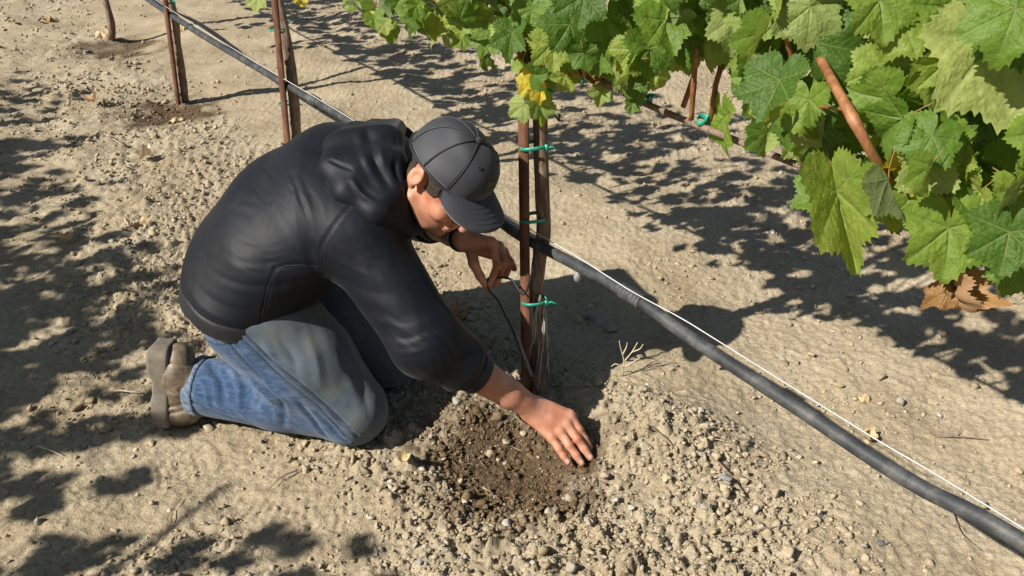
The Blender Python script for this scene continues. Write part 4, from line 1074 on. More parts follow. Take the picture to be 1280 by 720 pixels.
class Foliage:
    """leaves of one vine: those the picture shows become objects, the others one mass"""
    def __init__(s): s.L = []
    def add(s, J, tip, nrm, size, kind='g', var=None): s.L.append((np.asarray(J, float), np.asarray(tip, float), np.asarray(nrm, float), size, kind, var))
    def build(s, vine, allow=True):
        vis, rest = [], []
        for q in s.L:
            c = q[0] + q[1] / np.linalg.norm(q[1]) * q[3] * .5
            x, y, zc = proj(c); rad = q[3] * FPX / max(zc, .1)
            (vis if (allow and zc > .1 and -rad < x < 1280 + rad and -rad < y < 720 + rad) else rest).append((rad, q))
        vis.sort(key=lambda a: -a[0]); rest += vis[300:]; vis = vis[:300]
        for rad, (J, t, n_, sz, kind, var) in vis:
            pool = dict(g=GREEN, p=PALE, y=YELL, b=BRWN)[kind]
            me = pool[(var if var is not None else int(lr.integers(0, 99))) % len(pool)]
            o = bpy.data.objects.new('leaf', me); link(o, vine); o.matrix_local = Matrix.Translation(-vine.location) @ frame(J, t, n_, sz)
        if rest:
            vs, fs, rn, o_ = [], [], [], 0
            for rad, (J, t, n_, sz, kind, var) in rest:
                V, F, _, _ = LOWV[int(lr.integers(0, len(LOWV)))]
                M = np.array(frame(J, t, n_, sz)); vs.append(V @ M[:3, :3].T + M[:3, 3]); fs.append(F + o_); o_ += len(V); rn.append(np.full(len(V), lr.random()))
            me = mesh_np('foliage', np.vstack(vs), np.vstack(fs), LEAFG); fattr(me, 'rnd', np.concatenate(rn)); fattr(me, 'vein', np.zeros(o_))
            q = obj('foliage', me, vine); q['kind'] = 'stuff'
        return len(vis), len(rest)

# ================================================================== STAKES, TRUNKS, VINES
RUST = noise_mat('rusty_steel', [(.28, (.05, .024, .015)), (.5, (.13, .058, .033)), (.72, (.25, .12, .065))], 34, .8, .5, 240, stretch=(1, 1, .35))
def bark_material(name, stops):
    m, n, l, b = material(name)
    tc = n.new('ShaderNodeTexCoord'); mp = n.new('ShaderNodeMapping'); mp.inputs['Scale'].default_value = (1, 1, .09); l.new(tc.outputs['Object'], mp.inputs[0])
    nz = node(n, 'ShaderNodeTexNoise', i_Scale=190, i_Detail=6, i_Roughness=.7); l.new(mp.outputs[0], nz.inputs['Vector'])
    n2 = node(n, 'ShaderNodeTexNoise', i_Scale=12, i_Detail=4); l.new(tc.outputs['Object'], n2.inputs['Vector'])
    mx = node(n, 'ShaderNodeMath', operation='MULTIPLY_ADD'); l.new(n2.outputs['Fac'], mx.inputs[0]); mx.inputs[1].default_value = .45; l.new(nz.outputs['Fac'], mx.inputs[2])
    r = ramp(n, stops); l.new(mx.outputs[0], r.inputs[0]); l.new(r.outputs[0], b.inputs['Base Color']); b.inputs['Roughness'].default_value = .9; b.inputs['Specular IOR Level'].default_value = .15
    bp = node(n, 'ShaderNodeBump', i_Strength=1, i_Distance=.004); l.new(nz.outputs['Fac'], bp.inputs['Height']); l.new(bp.outputs[0], b.inputs['Normal'])
    return m
BARK = bark_material('vine_bark', [(.45, (.055, .034, .025)), (.68, (.17, .115, .082)), (.92, (.36, .27, .20))])
BARKG = bark_material('grey_shredding_bark', [(.45, (.18, .145, .12)), (.65, (.38, .33, .285)), (.9, (.55, .50, .44))])
CANE = noise_mat('ripe_cane', [(.28, (.09, .034, .015)), (.5, (.25, .105, .042)), (.75, (.38, .20, .09))], 60, .5, .4, 300, stretch=(1, 1, .25))
def stake_mesh(base, top, w_=.026, t_=.0045, ang=-.6):
    """angle iron with a row of punched tabs along one edge"""
    ax = top - base; L_ = np.linalg.norm(ax); ax /= L_
    e1 = np.array([math.cos(ang), math.sin(ang), 0]); e1 -= ax * (e1 @ ax); e1 /= np.linalg.norm(e1); e2 = np.cross(ax, e1)
    prof = np.array([(0, 0), (w_, 0), (w_, t_), (t_, t_), (t_, w_), (0, w_)]) - .4 * w_
    v = np.vstack([base + p[0] * e1 + p[1] * e2 for p in prof] + [top + p[0] * e1 + p[1] * e2 for p in prof])
    f = [np.array([[i, (i + 1) % 6, 6 + (i + 1) % 6, 6 + i] for i in range(6)]), np.array([[3, 2, 1, 0], [0, 5, 4, 3], [6, 7, 8, 9], [9, 10, 11, 6]])]
    parts = [(v, f[0]), (v, f[1])]
    tabs = []
    for z in np.arange(.12, L_ - .05, .058):
        c = base + ax * z + e1 * (-.4 * w_) + e2 * (.6 * w_ - .004)
        lo = np.array([-.005, -.004, -.007]); bv_, bf_ = box(lo, -lo); tabs.append((c + bv_[:, :1] * e1 + bv_[:, 1:2] * e2 + bv_[:, 2:] * ax, bf_))
    return merge(parts), merge(tabs)
def make_stake(base, top, label):
    (v, f), (tv, tf) = stake_mesh(base, top)
    o = rooted('steel_stake', mesh_np('steel_stake', v, f, RUST, smooth=False), base)
    tag(o, label, 'stake', 'stakes along the vine row')
    t = obj('punched_tabs', mesh_np('punched_tabs', tv, tf, RUST, smooth=False), o); t['kind'] = 'stuff'
    return o
def gnarl(pts, rad, n=14, seed=0, amp=.12, k=60):
    P = spline(np.array(pts), k); r_ = np.interp(np.linspace(0, 1, k), np.linspace(0, 1, len(rad)), rad)
    v, f = tube(P, r_, n)
    c = np.repeat(np.vstack([P[0], P, P[-1]]), n, 0); d = v - c; a = np.tile(np.arange(n), k + 2) / n * 6.283; h_ = np.repeat(np.arange(k + 2), n) / k
    w_ = 1 + amp * (np.sin(a * 3 + h_ * 5 + seed) * .5 + np.sin(a * 5 - h_ * 9 + seed * 2) * .4 + perlin(a * 1.3 + seed, h_ * 14, seed) * .9)
    return c + d * w_[:, None], f
def shoot(F, start, d0, length, seed, leafsize=(.05, .078), grav=.0, kindp=.1, side=-1, step=.062, bare=0.0):
    """a cane with alternate leaves; returns its path"""
    r = np.random.default_rng(seed); p = np.array(start, float); d = np.array(d0, float); d /= np.linalg.norm(d); path = [p.copy()]; k = int(length / step); sgn = 1
    for i in range(k):
        d = d + r.normal(size=3) * .10 + np.array([0, 0, -grav]) ; d /= np.linalg.norm(d); p = p + d * step; path.append(p.copy())
        if i * step < bare: continue
        sgn = -sgn; lat = np.cross(d, [0, 0, 1.0]) * sgn + r.normal(size=3) * .4 - RN * .35 * (r.random() < .6)
        lat /= np.linalg.norm(lat); J = p + lat * r.uniform(.03, .075) + np.array([0, 0, .01])
        nrm = -RN * r.uniform(.2, 1.0) * (1 if r.random() < .8 else -1) + np.array([-.3, -.2, r.uniform(.35, 1.1)]) + r.normal(size=3) * .28
        tip = lat * .5 + np.array([0, 0, -r.uniform(.5, 1.2)]) + r.normal(size=3) * .25
        u = r.random(); kind = 'y' if u < .02 else ('p' if u < .02 + kindp else 'g')
        F.add(J, tip, nrm, r.uniform(*leafsize) * (1 - .35 * i / max(k, 1)), kind)
    return np.array(path)
def canopy(F, s0, s1, seed, top, per_m=11, wire_z=.87, off0=0.0, grav_p=.25, low=True, ls=(.05, .078)):
    """shoots rising from the arm on the wire; top(s) gives how high the tips reach"""
    r = np.random.default_rng(seed); paths = []
    for s in np.arange(s0, s1, 1 / per_m):
        s = s + r.uniform(-.04, .04); z1 = top(s) * r.uniform(.9, 1.0)
        st = on_row(s, off0 + r.uniform(-.03, .03), wire_z + .01)
        paths.append(shoot(F, st, np.array([0, 0, 1]) + RN * r.normal() * .22 + ROW * r.normal() * .18, max(.15, (z1 - wire_z) * 1.12), int(r.integers(1e9)), leafsize=ls))
        if low and r.random() < grav_p:
            paths.append(shoot(F, st, RN * r.choice([-1, 1]) * .8 + np.array([0, 0, .3]) + ROW * r.normal() * .4, r.uniform(.25, .5), int(r.integers(1e9)), grav=.16))
    return paths
def make_vine(name_label, base, trunk_pts, trunk_rad, arms, F, canes, group='vines of the row', bark=BARK):
    o = empty('grapevine', base); tag(o, name_label, 'grapevine', group)
    v, f = gnarl(trunk_pts, trunk_rad, 16, int(base[0] * 100) % 17); obj('trunk', mesh_np('trunk', v, f, bark), o)
    for a in arms:
        v, f = gnarl(a, np.linspace(.0078, .005, 6), 10, 3, .14, 50); obj('arm', mesh_np('arm', v, f, BARK), o)
    if canes:
        v, f = merge([tube(c, np.linspace(.0052, .0022, len(c)), 6) for c in canes]); q = obj('canes', mesh_np('canes', v, f, CANE), o); q['kind'] = 'stuff'
    return o
S_ = [0.0, 1.525, 3.03, 4.50, 6.0]                       # along the row
TOP = lambda s: 1.62 + .12 * math.sin(s * 4.1) + .08 * math.sin(s * 9.3 + 1)

# --- the vine beside the kneeling person
b1 = on_row(0, .012)
tr1 = [at_row(675, 494, .015) * [1, 1, 0] + [0, 0, -.02], at_row(674, 470, .015), at_row(672, 425, .015), at_row(669, 385, .015), at_row(673, 335, .015), at_row(680, 290, .018), at_row(678, 240, .018), at_row(676, 170, .018), at_row(674, 110, .015), at_row(670, 66, .008)]
F1 = Foliage()
c1 = canopy(F1, .02, .76, 21, TOP, 11, low=False) + canopy(F1, -.76, -.02, 23, TOP, 11, low=False)
v1 = make_vine('vine with grey shredding bark tied to the rusty stake by the kneeling man', b1, tr1, [.020, .0215, .0215, .019, .0165, .017, .016, .016, .017, .018],
               [[tr1[-1], on_row(.12, .0, .885), on_row(.35, .0, .875), on_row(.55, 0, .87), on_row(.76, 0, .868)], [tr1[-1], on_row(-.12, .0, .89), on_row(-.33, 0, .872), on_row(-.55, 0, .868), on_row(-.76, 0, .866)]], F1, c1)
# loose strips of bark on its foot
strips = []
r_ = np.random.default_rng(3)
for i in range(64):
    a = r_.uniform(0, 6.28); z0 = r_.uniform(.03, .24); z1 = min(.30, z0 + r_.uniform(.05, .14)); pts = []
    for t in np.linspace(0, 1, 7):
        z = z0 + (z1 - z0) * t; c = np.array([np.interp(z, [q[2] for q in tr1], [q[0] for q in tr1]), np.interp(z, [q[2] for q in tr1], [q[1] for q in tr1]), z])
        rr = .0215 + .004 * r_.random() + .006 * (1 - t) ** 3 * r_.random(); pts.append(c + np.array([math.cos(a + .5 * t), math.sin(a + .5 * t), 0]) * rr)
    strips.append(tube(pts, [.0008, .0016, .002, .002, .002, .0016, .0006], 5))
v_, f_ = merge(strips); q = obj('bark_strips', mesh_np('bark_strips', v_, f_, BARKG), v1); q['kind'] = 'stuff'

# --- the nearest vine, whose trunk stands just outside the picture on the right
b0 = on_row(-1.525, .01)
F0 = Foliage()
c0_ = canopy(F0, -1.5, -.80, 31, TOP, 11, grav_p=.0, low=False) + canopy(F0, -2.3, -1.55, 33, TOP, 11)
tr0 = [b0 + [0, 0, -.02], b0 + [.005, 0, .2], b0 + [-.006, .004, .5], b0 + [.004, 0, .75], on_row(-1.52, 0, .88)]
v0 = make_vine('nearest vine, its large sunlit leaves hanging into the top right corner', b0, tr0, [.022, .02, .018, .018, .019],
               [[tr0[-1], on_row(-1.35, 0, .89), on_row(-1.15, 0, .875), on_row(-.9, 0, .868), on_row(-.78, 0, .866)], [tr0[-1], on_row(-1.7, 0, .89), on_row(-2.0, 0, .87), on_row(-2.25, 0, .868)]], F0, c0_)
# leaves hanging in view: where the stalk joins, the way the tip points in the picture, size, kind, variant, turn
def hang(F, x, y, off, ang, size, kind='g', var=None, face=(0, 0), tilt=0.0):
    J = at_row(x, y, off); a = R(ang)
    tip = math.cos(a) * CR - math.sin(a) * CU + CT * tilt
    nrm = CT + face[0] * CR + face[1] * CU
    F.add(J, tip, nrm, size, kind, var)
H0 = [(1243, 48, -.20, 78, .155, 'p', 0, (-.2, .4), .1), (1013, 8, -.16, 92, .098, 'p', 2, (-.1, .5), 0), (918, 22, -.05, 98, .088, 'p', 1, (-.3, .2), 0), (968, 150, -.04, 105, .082, 'p', 0, (-.2, .1), -.1),
      (1003, 170, -.02, 80, .080, 'p', 2, (.1, .1), .1), (1046, 240, -.22, 80, .165, 'g', 8, (-.45, .3), .1), (1034, 243, -.21, 165, .085, 'g', 0, (-.2, .5), 0), (1118, 258, -.14, 95, .060, 'g', 1, (-.3, .3), 0),
      (1187, 285, -.20, 92, .115, 'g', 0, (-.1, .4), 0), (1222, 250, -.16, 70, .082, 'g', 5, (.1, .5), 0), (1262, 290, -.22, 100, .090, 'g', 0, (-.2, .4), 0), (1275, 235, -.18, 60, .085, 'g', 3, (.1, .6), 0),
      (1130, 30, -.20, 120, .078, 'g', 2, (0, .5), 0), (1100, 85, -.18, 110, .075, 'g', 7, (-.3, .1), 0), (1112, 110, -.17, 85, .080, 'g', 0, (.1, .3), 0), (1075, 120, -.10, 100, .070, 'g', 6, (.5, -.3), .2),
      (1160, 205, -.20, 95, .078, 'p', 1, (-.2, .4), 0), (1180, 165, -.19, 60, .070, 'g', 5, (0, .6), 0), (1165, 170, -.22, 120, .075, 'g', 2, (-.2, .3), 0), (1215, 150, -.15, 80, .075, 'g', 3, (.3, .2), 0),
      (1060, 15, -.10, 60, .080, 'g', 1, (.2, .2), 0), (1180, 8, -.18, 70, .09, 'g', 0, (.1, .5), 0), (960, 40, -.03, 115, .075, 'g', 3, (-.2, .4), 0), (990, 60, .0, 75, .075, 'p', 1, (0, .2), 0),
      (1150, 130, -.05, 90, .075, 'g', 6, (0, -.2), 0), (1050, 170, .02, 80, .075, 'g', 4, (.2, -.2), 0), (1085, 60, .02, 95, .08, 'g', 5, (0, 0), 0), (1230, 190, -.05, 75, .08, 'g', 7, (0, 0), 0), (1255, 120, .0, 95, .09, 'g', 1, (0, 0), 0),
      (1180, 75, .0, 85, .085, 'g', 4, (.1, .1), 0), (1120, 175, .03, 95, .075, 'g', 2, (0, .1), 0), (1200, 235, .0, 90, .075, 'g', 6, (.1, .1), 0), (1275, 175, -.1, 100, .085, 'g', 5, (-.2, .3), 0),
      (935, 95, .02, 90, .07, 'g', 6, (-.1, -.2), 0), (900, 60, .04, 70, .07, 'g', 2, (.1, .1), 0), (1040, 110, .05, 95, .08, 'g', 0, (0, .1), 0), (1010, 110, -.02, 75, .07, 'g', 7, (.3, .3), 0), (880, 15, -.03, 130, .085, 'g', 6, (-.3, -.3), .1),
      (1145, 240, -.16, 80, .062, 'g', 3, (-.2, .3), 0), (1208, 310, -.12, 80, .07, 'g', 7, (.1, .2), 0), (1275, 330, -.15, 110, .075, 'g', 2, (0, .3), 0), (1085, 215, -.13, 100, .06, 'g', 5, (-.2, .3), 0),
      (1100, 0, -.22, 80, .09, 'g', 0, (0, .4), 0), (1000, -20, -.05, 90, .09, 'g', 3, (0, .3), 0), (1270, 10, -.25, 110, .10, 'g', 2, (-.3, .5), 0), (1215, 20, -.1, 60, .09, 'g', 5, (.1, .2), 0), (940, -10, -.08, 100, .08, 'g', 0, (0, .4), 0)]
for x, y, off, ang, size, kind, var, face, tilt in H0: hang(F0, x, y, off, ang, size * .60, kind, var, face, tilt)
hang(F0, 1184, 366, -.185, 160, .036, 'b', 0, (-.5, .3)); hang(F0, 1196, 358, -.18, 88, .046, 'b', 1, (.5, .2)); hang(F0, 1204, 362, -.17, 65, .040, 'b', 0, (-.2, .2))
H1 = [(664, 100, -.05, 80, .060, 'y', 1, (-.3, .3), .1), (676, 112, -.045, 95, .045, 'y', 0, (-.4, .2), 0), (672, 92, -.04, 88, .058, 'y', 0, (-.9, .2), 0), (655, 130, -.05, 95, .062, 'p', 2, (-.2, .6), .2), (672, 128, -.05, 70, .066, 'p', 1, (.4, .2), 0), (640, 40, -.08, 100, .085, 'g', 4, (-.4, .1), 0), (612, 45, -.06, 115, .080, 'g', 1, (-.3, .3), 0),
      (690, 55, -.08, 85, .085, 'g', 0, (0, .4), 0), (712, 30, -.10, 70, .095, 'g', 2, (.2, .4), 0), (745, 60, -.04, 95, .080, 'g', 6, (.2, .0), 0), (760, 20, -.08, 80, .085, 'g', 3, (0, .3), 0), (790, 95, -.05, 100, .062, 'g', 0, (-.2, .3), 0),
      (812, 60, -.08, 85, .085, 'g', 7, (.2, .4), 0), (830, 25, -.10, 75, .085, 'g', 5, (0, .4), 0), (738, 92, -.02, 75, .055, 'b', 1, (0, .3), 0), (790, 130, -.04, 95, .030, 'g', 1, (0, .3), 0), (705, 95, -.03, 60, .055, 'g', 0, (.2, .2), 0),
      (580, 20, -.06, 110, .080, 'g', 3, (-.2, .3), 0), (598, 8, -.02, 95, .08, 'p', 0, (-.3, .1), 0), (545, 28, -.05, 92, .070, 'g', 1, (-.4, .2), 0), (515, 10, -.08, 70, .065, 'g', 5, (-.3, .3), 0), (468, 22, -.08, 110, .042, 'y', 1, (-.2, .3), 0), (480, 30, -.07, 75, .040, 'p', 0, (-.1, .3), 0),
      (498, 2, -.04, 60, .06, 'g', 0, (0, .4), 0), (440, 2, -.03, 100, .05, 'p', 2, (0, .4), 0), (664, 12, -.05, 100, .08, 'g', 7, (-.2, .3), 0), (730, -5, -.12, 100, .09, 'g', 0, (-.1, .4), 0), (785, 0, -.05, 70, .085, 'g', 4, (.2, .2), 0),
      (850, 0, -.06, 95, .085, 'g', 1, (0, .3), 0), (725, 75, .04, 95, .07, 'g', 5, (0, .1), 0), (770, 85, .05, 85, .07, 'g', 3, (0, .1), 0), (680, 100, .05, 100, .06, 'g', 6, (0, 0), 0), (810, 15, .02, 85, .08, 'g', 2, (0, 0), 0), (700, 0, .03, 85, .085, 'g', 5, (0, .2), 0),
      (640, 0, .03, 95, .08, 'g', 2, (0, .2), 0), (560, 0, .02, 85, .07, 'g', 6, (0, .2), 0), (755, 110, .0, 110, .05, 'p', 1, (0, .1), 0), (855, 60, .04, 80, .065, 'g', 1, (0, .1), 0)]
for x, y, off, ang, size, kind, var, face, tilt in H1: hang(F1, x, y, off, ang, size * .72, kind, var, face, tilt)
# thick ripe canes in view
def cane_part(v, pts, r0, r1, k=24):
    P = spline(np.array(pts), k); t_ = np.arange(k); rr = np.linspace(r0, r1, k) * (1 + .28 * (t_ % 8 == 4) + .10 * ((t_ % 8 == 3) | (t_ % 8 == 5))); v_, f_ = tube(P, rr, 10); return obj('cane', mesh_np('cane', v_, f_, CANE), v)
cane_part(v0, [at_row(990, -10, .06), at_row(1012, 45, -.06), at_row(1030, 82, -.17), at_row(1062, 140, -.235), at_row(1095, 200, -.22), at_row(1130, 245, -.14), at_row(1170, 290, -.04)], .0062, .0054)
cane_part(v0, [at_row(1096, 206, -.22), at_row(1075, 212, -.17), at_row(1050, 228, -.21)], .0022, .0015, 10)
cane_part(v0, [at_row(1060, 137, -.235), at_row(1020, 133, -.12), at_row(998, 130, -.06)], .0024, .0016, 10)
cane_part(v0, [at_row(864, 150, .0), at_row(868, 95, -.01), at_row(872, 60, -.03)], .0045, .004, 12)
cane_part(v1, [at_row(572, 30, -.01), at_row(552, 12, -.03), at_row(530, -20, -.05)], .0055, .005, 12)
cane_part(v1, [at_row(545, 25, .0), at_row(525, 0, -.02), at_row(510, -30, -.04)], .0055, .005, 12)
# smaller leaves filling the hanging skirt of the canopy
SKX = [400, 440, 470, 530, 560, 600, 640, 700, 760, 820, 860, 900, 950, 1000, 1060, 1110, 1150, 1200, 1300]
SKY = [0, 12, 45, 80, 70, 95, 115, 112, 118, 140, 95, 150, 205, 225, 215, 300, 290, 345, 372]
fr_ = np.random.default_rng(77); cnt = [0, 0]
for _ in range(6000):
    s = fr_.uniform(-1.4, .85); off = fr_.normal() * .10 - .03; z = fr_.uniform(.72, 1.22); P = on_row(s, off, z); sz_ = fr_.uniform(.030, .060)
    tip = np.array([0, 0, -1.0]) + fr_.normal(size=3) * .45; x, y, zc = proj(P + tip / np.linalg.norm(tip) * sz_)
    x0, y0, _ = proj(P)
    if not (420 < x < 1330 and y < np.interp(x, SKX, SKY) - 4 and y0 > -40): continue
    if math.hypot((x - 862) / 42, (y - 95) / 55) < 1 or math.hypot((x0 - 1075) / 40, (y0 - 165) / 55) < 1 and off < 0: continue
    k = 0 if s < -.72 else 1
    if cnt[k] >= (175, 140)[k]: continue
    cnt[k] += 1
    nrm = -RN * fr_.uniform(.1, 1) + np.array([-.3, -.2, fr_.uniform(.1, 1.0)]) + fr_.normal(size=3) * .45
    u = fr_.random(); (F0, F1)[k].add(P, tip, nrm, sz_, 'y' if u < .015 else ('p' if u < .16 else 'g'))
n0 = F0.build(v0); n1 = F1.build(v1)

# --- the vines farther up the row
def far_vine(s, stx, trk, label, seed, canopy_on=True):
    base = on_row(s, .01); Fv = Foliage(); cs = canopy(Fv, s - .74, s + .74, seed, TOP, 14, grav_p=.12)
    pts = [np.array([q[0], q[1], q[2]]) for q in trk]
    o = make_vine(label, base, pts, [.024, .021, .019, .018, .018], [[pts[-1], on_row(s + .2, 0, .885), on_row(s + .5, 0, .87), on_row(s + .75, 0, .868)], [pts[-1], on_row(s - .2, 0, .885), on_row(s - .5, 0, .87), on_row(s - .75, 0, .868)]], Fv, cs)
    return o, Fv
g2 = on_row(S_[1], .012); o2, F2 = far_vine(S_[1], None, [g2 + [0, 0, -.02], at_row(371, 190, .012), at_row(366, 110, .012), at_row(354, 30, .012), on_row(S_[1], 0, .88)], 'vine trunk on its stake right behind the back of the kneeling man', 41)
hang(F2, 322, -4, -.05, 100, .055, 'p', 0, (-.2, .4)); hang(F2, 376, -6, -.03, 90, .035, 'y', 1, (0, .3))
g3 = on_row(S_[2], .012); o3, F3 = far_vine(S_[2], None, [g3 + [0, 0, -.02], at_row(229, 112, .012), at_row(222, 60, .012), at_row(215, 10, .012), on_row(S_[2], 0, .88)], 'thin vine trunk standing by a pale round stone in a dark watered hollow', 43)
g4 = on_row(S_[3], .0); o4, F4 = far_vine(S_[3], None, [g4 + [0, 0, -.02], at_row(140, 38, 0), at_row(135, 12, 0), on_row(S_[3], 0, .6), on_row(S_[3], 0, .88)], 'farthest slim vine trunk, alone without a stake, at the top left', 47)
for o_v, Fv in ((o2, F2), (o3, F3), (o4, F4)): Fv.build(o_v)
# --- the next row on the left, outside the picture; its shade falls across the left edge
sx = [-2.2, -.6, -.3, 0, .2, .43, .52, .75, .80, .9, 1.1, 1.4, 1.55, 1.68, 1.85, 2.0, 2.12, 2.25, 2.4, 2.6, 3.0, 3.12, 3.25, 3.45, 4.5]
sz = [1.6, 1.6, 1.66, 1.60, 1.50, 1.38, 1.22, 1.20, 1.55, 1.66, 1.72, 1.76, 1.6, 1.45, 1.48, 1.66, 1.74, 1.4, 1.35, 1.66, 1.74, 1.5, 1.45, 1.74, 1.6]
TOPL = lambda s: float(np.interp(s, sx, sz)) + (.07 if s > .35 else -.04)
for k, s in enumerate((-1.35, .15, 1.65, 3.15)):
    base = on_row(s, -2.7); Fv = Foliage(); cs = canopy(Fv, s - .74, s + .74, 60 + k, TOPL, 36, off0=-2.7, grav_p=.3, ls=(.06, .095))
    if k == 1:
        a0 = on_row(.12, -2.72, 1.35); e_ = at_z(268, 603); e_ = e_ - np.array(SUN_TRAVEL) * (1.74 / abs(SUN_TRAVEL.z))
        long_cane = np.array([a0 + (e_ - a0) * t + np.array([0, 0, .02 * math.sin(t * 3)]) for t in np.linspace(0, 1, 8)])
    o = make_vine('vine of the neighbouring row outside the picture, number %s from the camera' % ('nearest', 'second', 'third', 'fourth')[k] if False else ['vine of the neighbouring row left behind the camera', 'vine of the neighbouring row beside the camera', 'vine of the neighbouring row level with the kneeling man', 'vine of the neighbouring row farthest up the slope'][k],
                  base, [base + [0, 0, -.02], base + [.01, 0, .3], base + [-.01, .01, .6], on_row(s, -2.7, .88)], [.024, .02, .018, .018], [[on_row(s, -2.7, .88), on_row(s + .3, -2.7, .88), on_row(s + .74, -2.7, .87)], [on_row(s, -2.7, .88), on_row(s - .3, -2.7, .88), on_row(s - .74, -2.7, .87)]], Fv, cs, 'vines of the neighbouring row')
    Fv.build(o, False)
    if k == 1: cane_part(o, long_cane, .010, .008)
print('leaves', n0, n1)

# --- stakes
make_stake(at_row(660, 492, -.015) * [1, 1, 0] + [0, 0, -.15], at_row(656, 60, -.02) + (at_row(656, 60, -.02) - at_row(660, 420, -.015)) * 1.2, 'rusty steel stake standing between the hands of the kneeling man')
make_stake(on_row(S_[1], -.015) + [-.018, 0, -.15], at_row(342, 0, -.02) + (at_row(342, 0, -.02) - at_row(355, 150, -.02)) * 3, 'rusty steel stake behind the back of the kneeling man')
make_stake(on_row(S_[2], -.015) + [-.012, 0, -.15], at_row(207, 0, -.02) + (at_row(207, 0, -.02) - at_row(221, 112, -.02)) * 2.4, 'dark steel stake by the pale round stone at upper left')
# ================================================================== HOSE, WIRES, TIES
HOSE = noise_mat('weathered_black_hose', [(.3, (.022, .024, .026)), (.5, (.045, .048, .050)), (.66, (.10, .098, .09)), (.8, (.20, .18, .15))], 24, .55, .3, 300, spec=.35)
hp = [on_row(6.6, -.01, .50), on_row(5.2, -.01, .47), on_row(4.4, -.01, .50), on_row(3.6, -.01, .46)] + [at_row(x, y, -.008) for x, y in ((186, 0), (240, 36), (300, 72), (345, 98), (393, 126), (428, 146), (520, 206))] + [at_row(x, y, -.002) for x, y in ((615, 270), (640, 288), (662, 301), (720, 331), (790, 370), (850, 413), (899, 446), (1000, 512), (1085, 569), (1152, 610), (1280, 679))] + [on_row(-1.55, 0, .44), on_row(-2.2, 0, .45)]
P_ = spline(np.array(hp), 260); v_, f_ = tube(P_, .0130, 14)
hose = rooted('drip_hose', mesh_np('drip_hose', v_, f_, HOSE), hp[12]); tag(hose, 'thick weathered black irrigation hose running past the stakes along the row', 'hose')
def coupler(px, py, L_):
    c = at_row(px, py, -.004); i = np.argmin(np.linalg.norm(P_ - c, axis=1)); d = P_[i + 1] - P_[i - 1]; d /= np.linalg.norm(d); k = 45; t = np.linspace(-L_ / 2, L_ / 2, k)
    rr = .0160 + .0022 * np.abs(np.sin(np.linspace(0, 6 * np.pi, k))); v, f = tube(P_[i] + t[:, None] * d, rr, 14); obj('coupling', mesh_np('coupling', v, f, HOSE), hose)
coupler(790, 370, .062); coupler(393, 126, .06)
WHT = noise_mat('weathered_plastic', [(.3, (.16, .16, .155)), (.7, (.28, .28, .27))], 40, .5)
for px, py in ((722, 342),):
    c = at_row(px, py, -.004) + [0, 0, -.006]; v, f = tube([c + [0, 0, .012], c + [0, 0, .004], c, c + [0, 0, -.008], c + [0, 0, -.016]], [.003, .007, .009, .008, .004], 14); obj('emitter', mesh_np('emitter', v, f, WHT), hose)
WIRE = noise_mat('pale_wire', [(.3, (.48, .47, .45)), (.7, (.66, .65, .62))], 40, .45)
GALV = noise_mat('grey_wire', [(.3, (.10, .10, .10)), (.7, (.18, .18, .18))], 40, .4)
wp = [on_row(6.6, -.02, .52), on_row(4.4, -.02, .515), at_row(195, 0, -.03), at_row(300, 66, -.03), at_row(420, 137, -.03), at_row(520, 200, -.03), at_row(612, 257, -.03), at_row(665, 288, -.008), at_row(720, 320, -.01), at_row(786, 362, -.02), at_row(850, 397, -.01), at_row(899, 427, -.01), at_row(1085, 543, -.01), at_row(1280, 661, -.01), on_row(-2.2, 0, .46)]
v_, f_ = tube(spline(np.array(wp), 150), .0011, 6)
tag(rooted('wire', mesh_np('wire', v_, f_, WIRE), wp[8]), 'thin white wire stretched along the black hose', 'wire')
fw = [on_row(s, .004, .872 + .004 * math.sin(s * 3)) for s in np.linspace(-2.4, 6.6, 40)]
v_, f_ = tube(fw, .0015, 6); tag(rooted('wire', mesh_np('wire', v_, f_, WIRE), fw[10]), 'upper pale wire carrying the leafy vine arms', 'wire')
for off in (.12, -.12):
    fw = [on_row(s, off, 1.38) for s in np.linspace(-2.4, 6.6, 12)]; v_, f_ = tube(fw, .0014, 6)
    tag(rooted('wire', mesh_np('wire', v_, f_, GALV), fw[3]), 'high foliage wire %s of the row, above the picture' % ('on the far side' if off > 0 else 'on the near side'), 'wire')
TAPE = noise_mat('green_tie_tape', [(.3, (.012, .20, .13)), (.7, (.03, .33, .22))], 60, .4, .3, 200, spec=.5)
def make_tie(px, py, label, off=-.004, rx=.030, ry=.024, tail=True, h_=.005, seed=0, ang=0.0):
    c = at_row(px, py, off); r = np.random.default_rng(seed + 5); a = np.linspace(0, 2 * np.pi, 26); e1 = np.array([math.cos(ang), math.sin(ang), 0]); e2 = np.array([-math.sin(ang), math.cos(ang), 0])
    P = np.stack([c + e1 * rx * math.cos(t) + e2 * ry * math.sin(t) + np.array([0, 0, .004 * math.sin(t * 1.5)]) for t in a]); v, f = tube(P, .0011, 6, caps=False)
    z = v[:, 2] - np.repeat(P[:, 2], 6); v[:, 2] += z * (h_ / .0011 - 1)
    o = rooted('plant_tie', mesh_np('plant_tie', v, f, TAPE), c); tag(o, label, 'tie', 'green tape ties')
    if tail:
        kn = c + e1 * rx * .95 + e2 * -ry * .5; lo = np.array([-.004, -.003, -.009]); bv_, bf_ = box(lo, -lo); parts = [(bv_ + kn, bf_)]
        for s in (1, -.3): parts.append(tube([kn, kn + e1 * .012 * s + [0, 0, .004], kn + e1 * .03 * s + [0, 0, -.004]], [.003, .003, .002], 5))
        v, f = merge(parts); obj('knot', mesh_np('knot', v, f, TAPE, smooth=False), o)
    return o
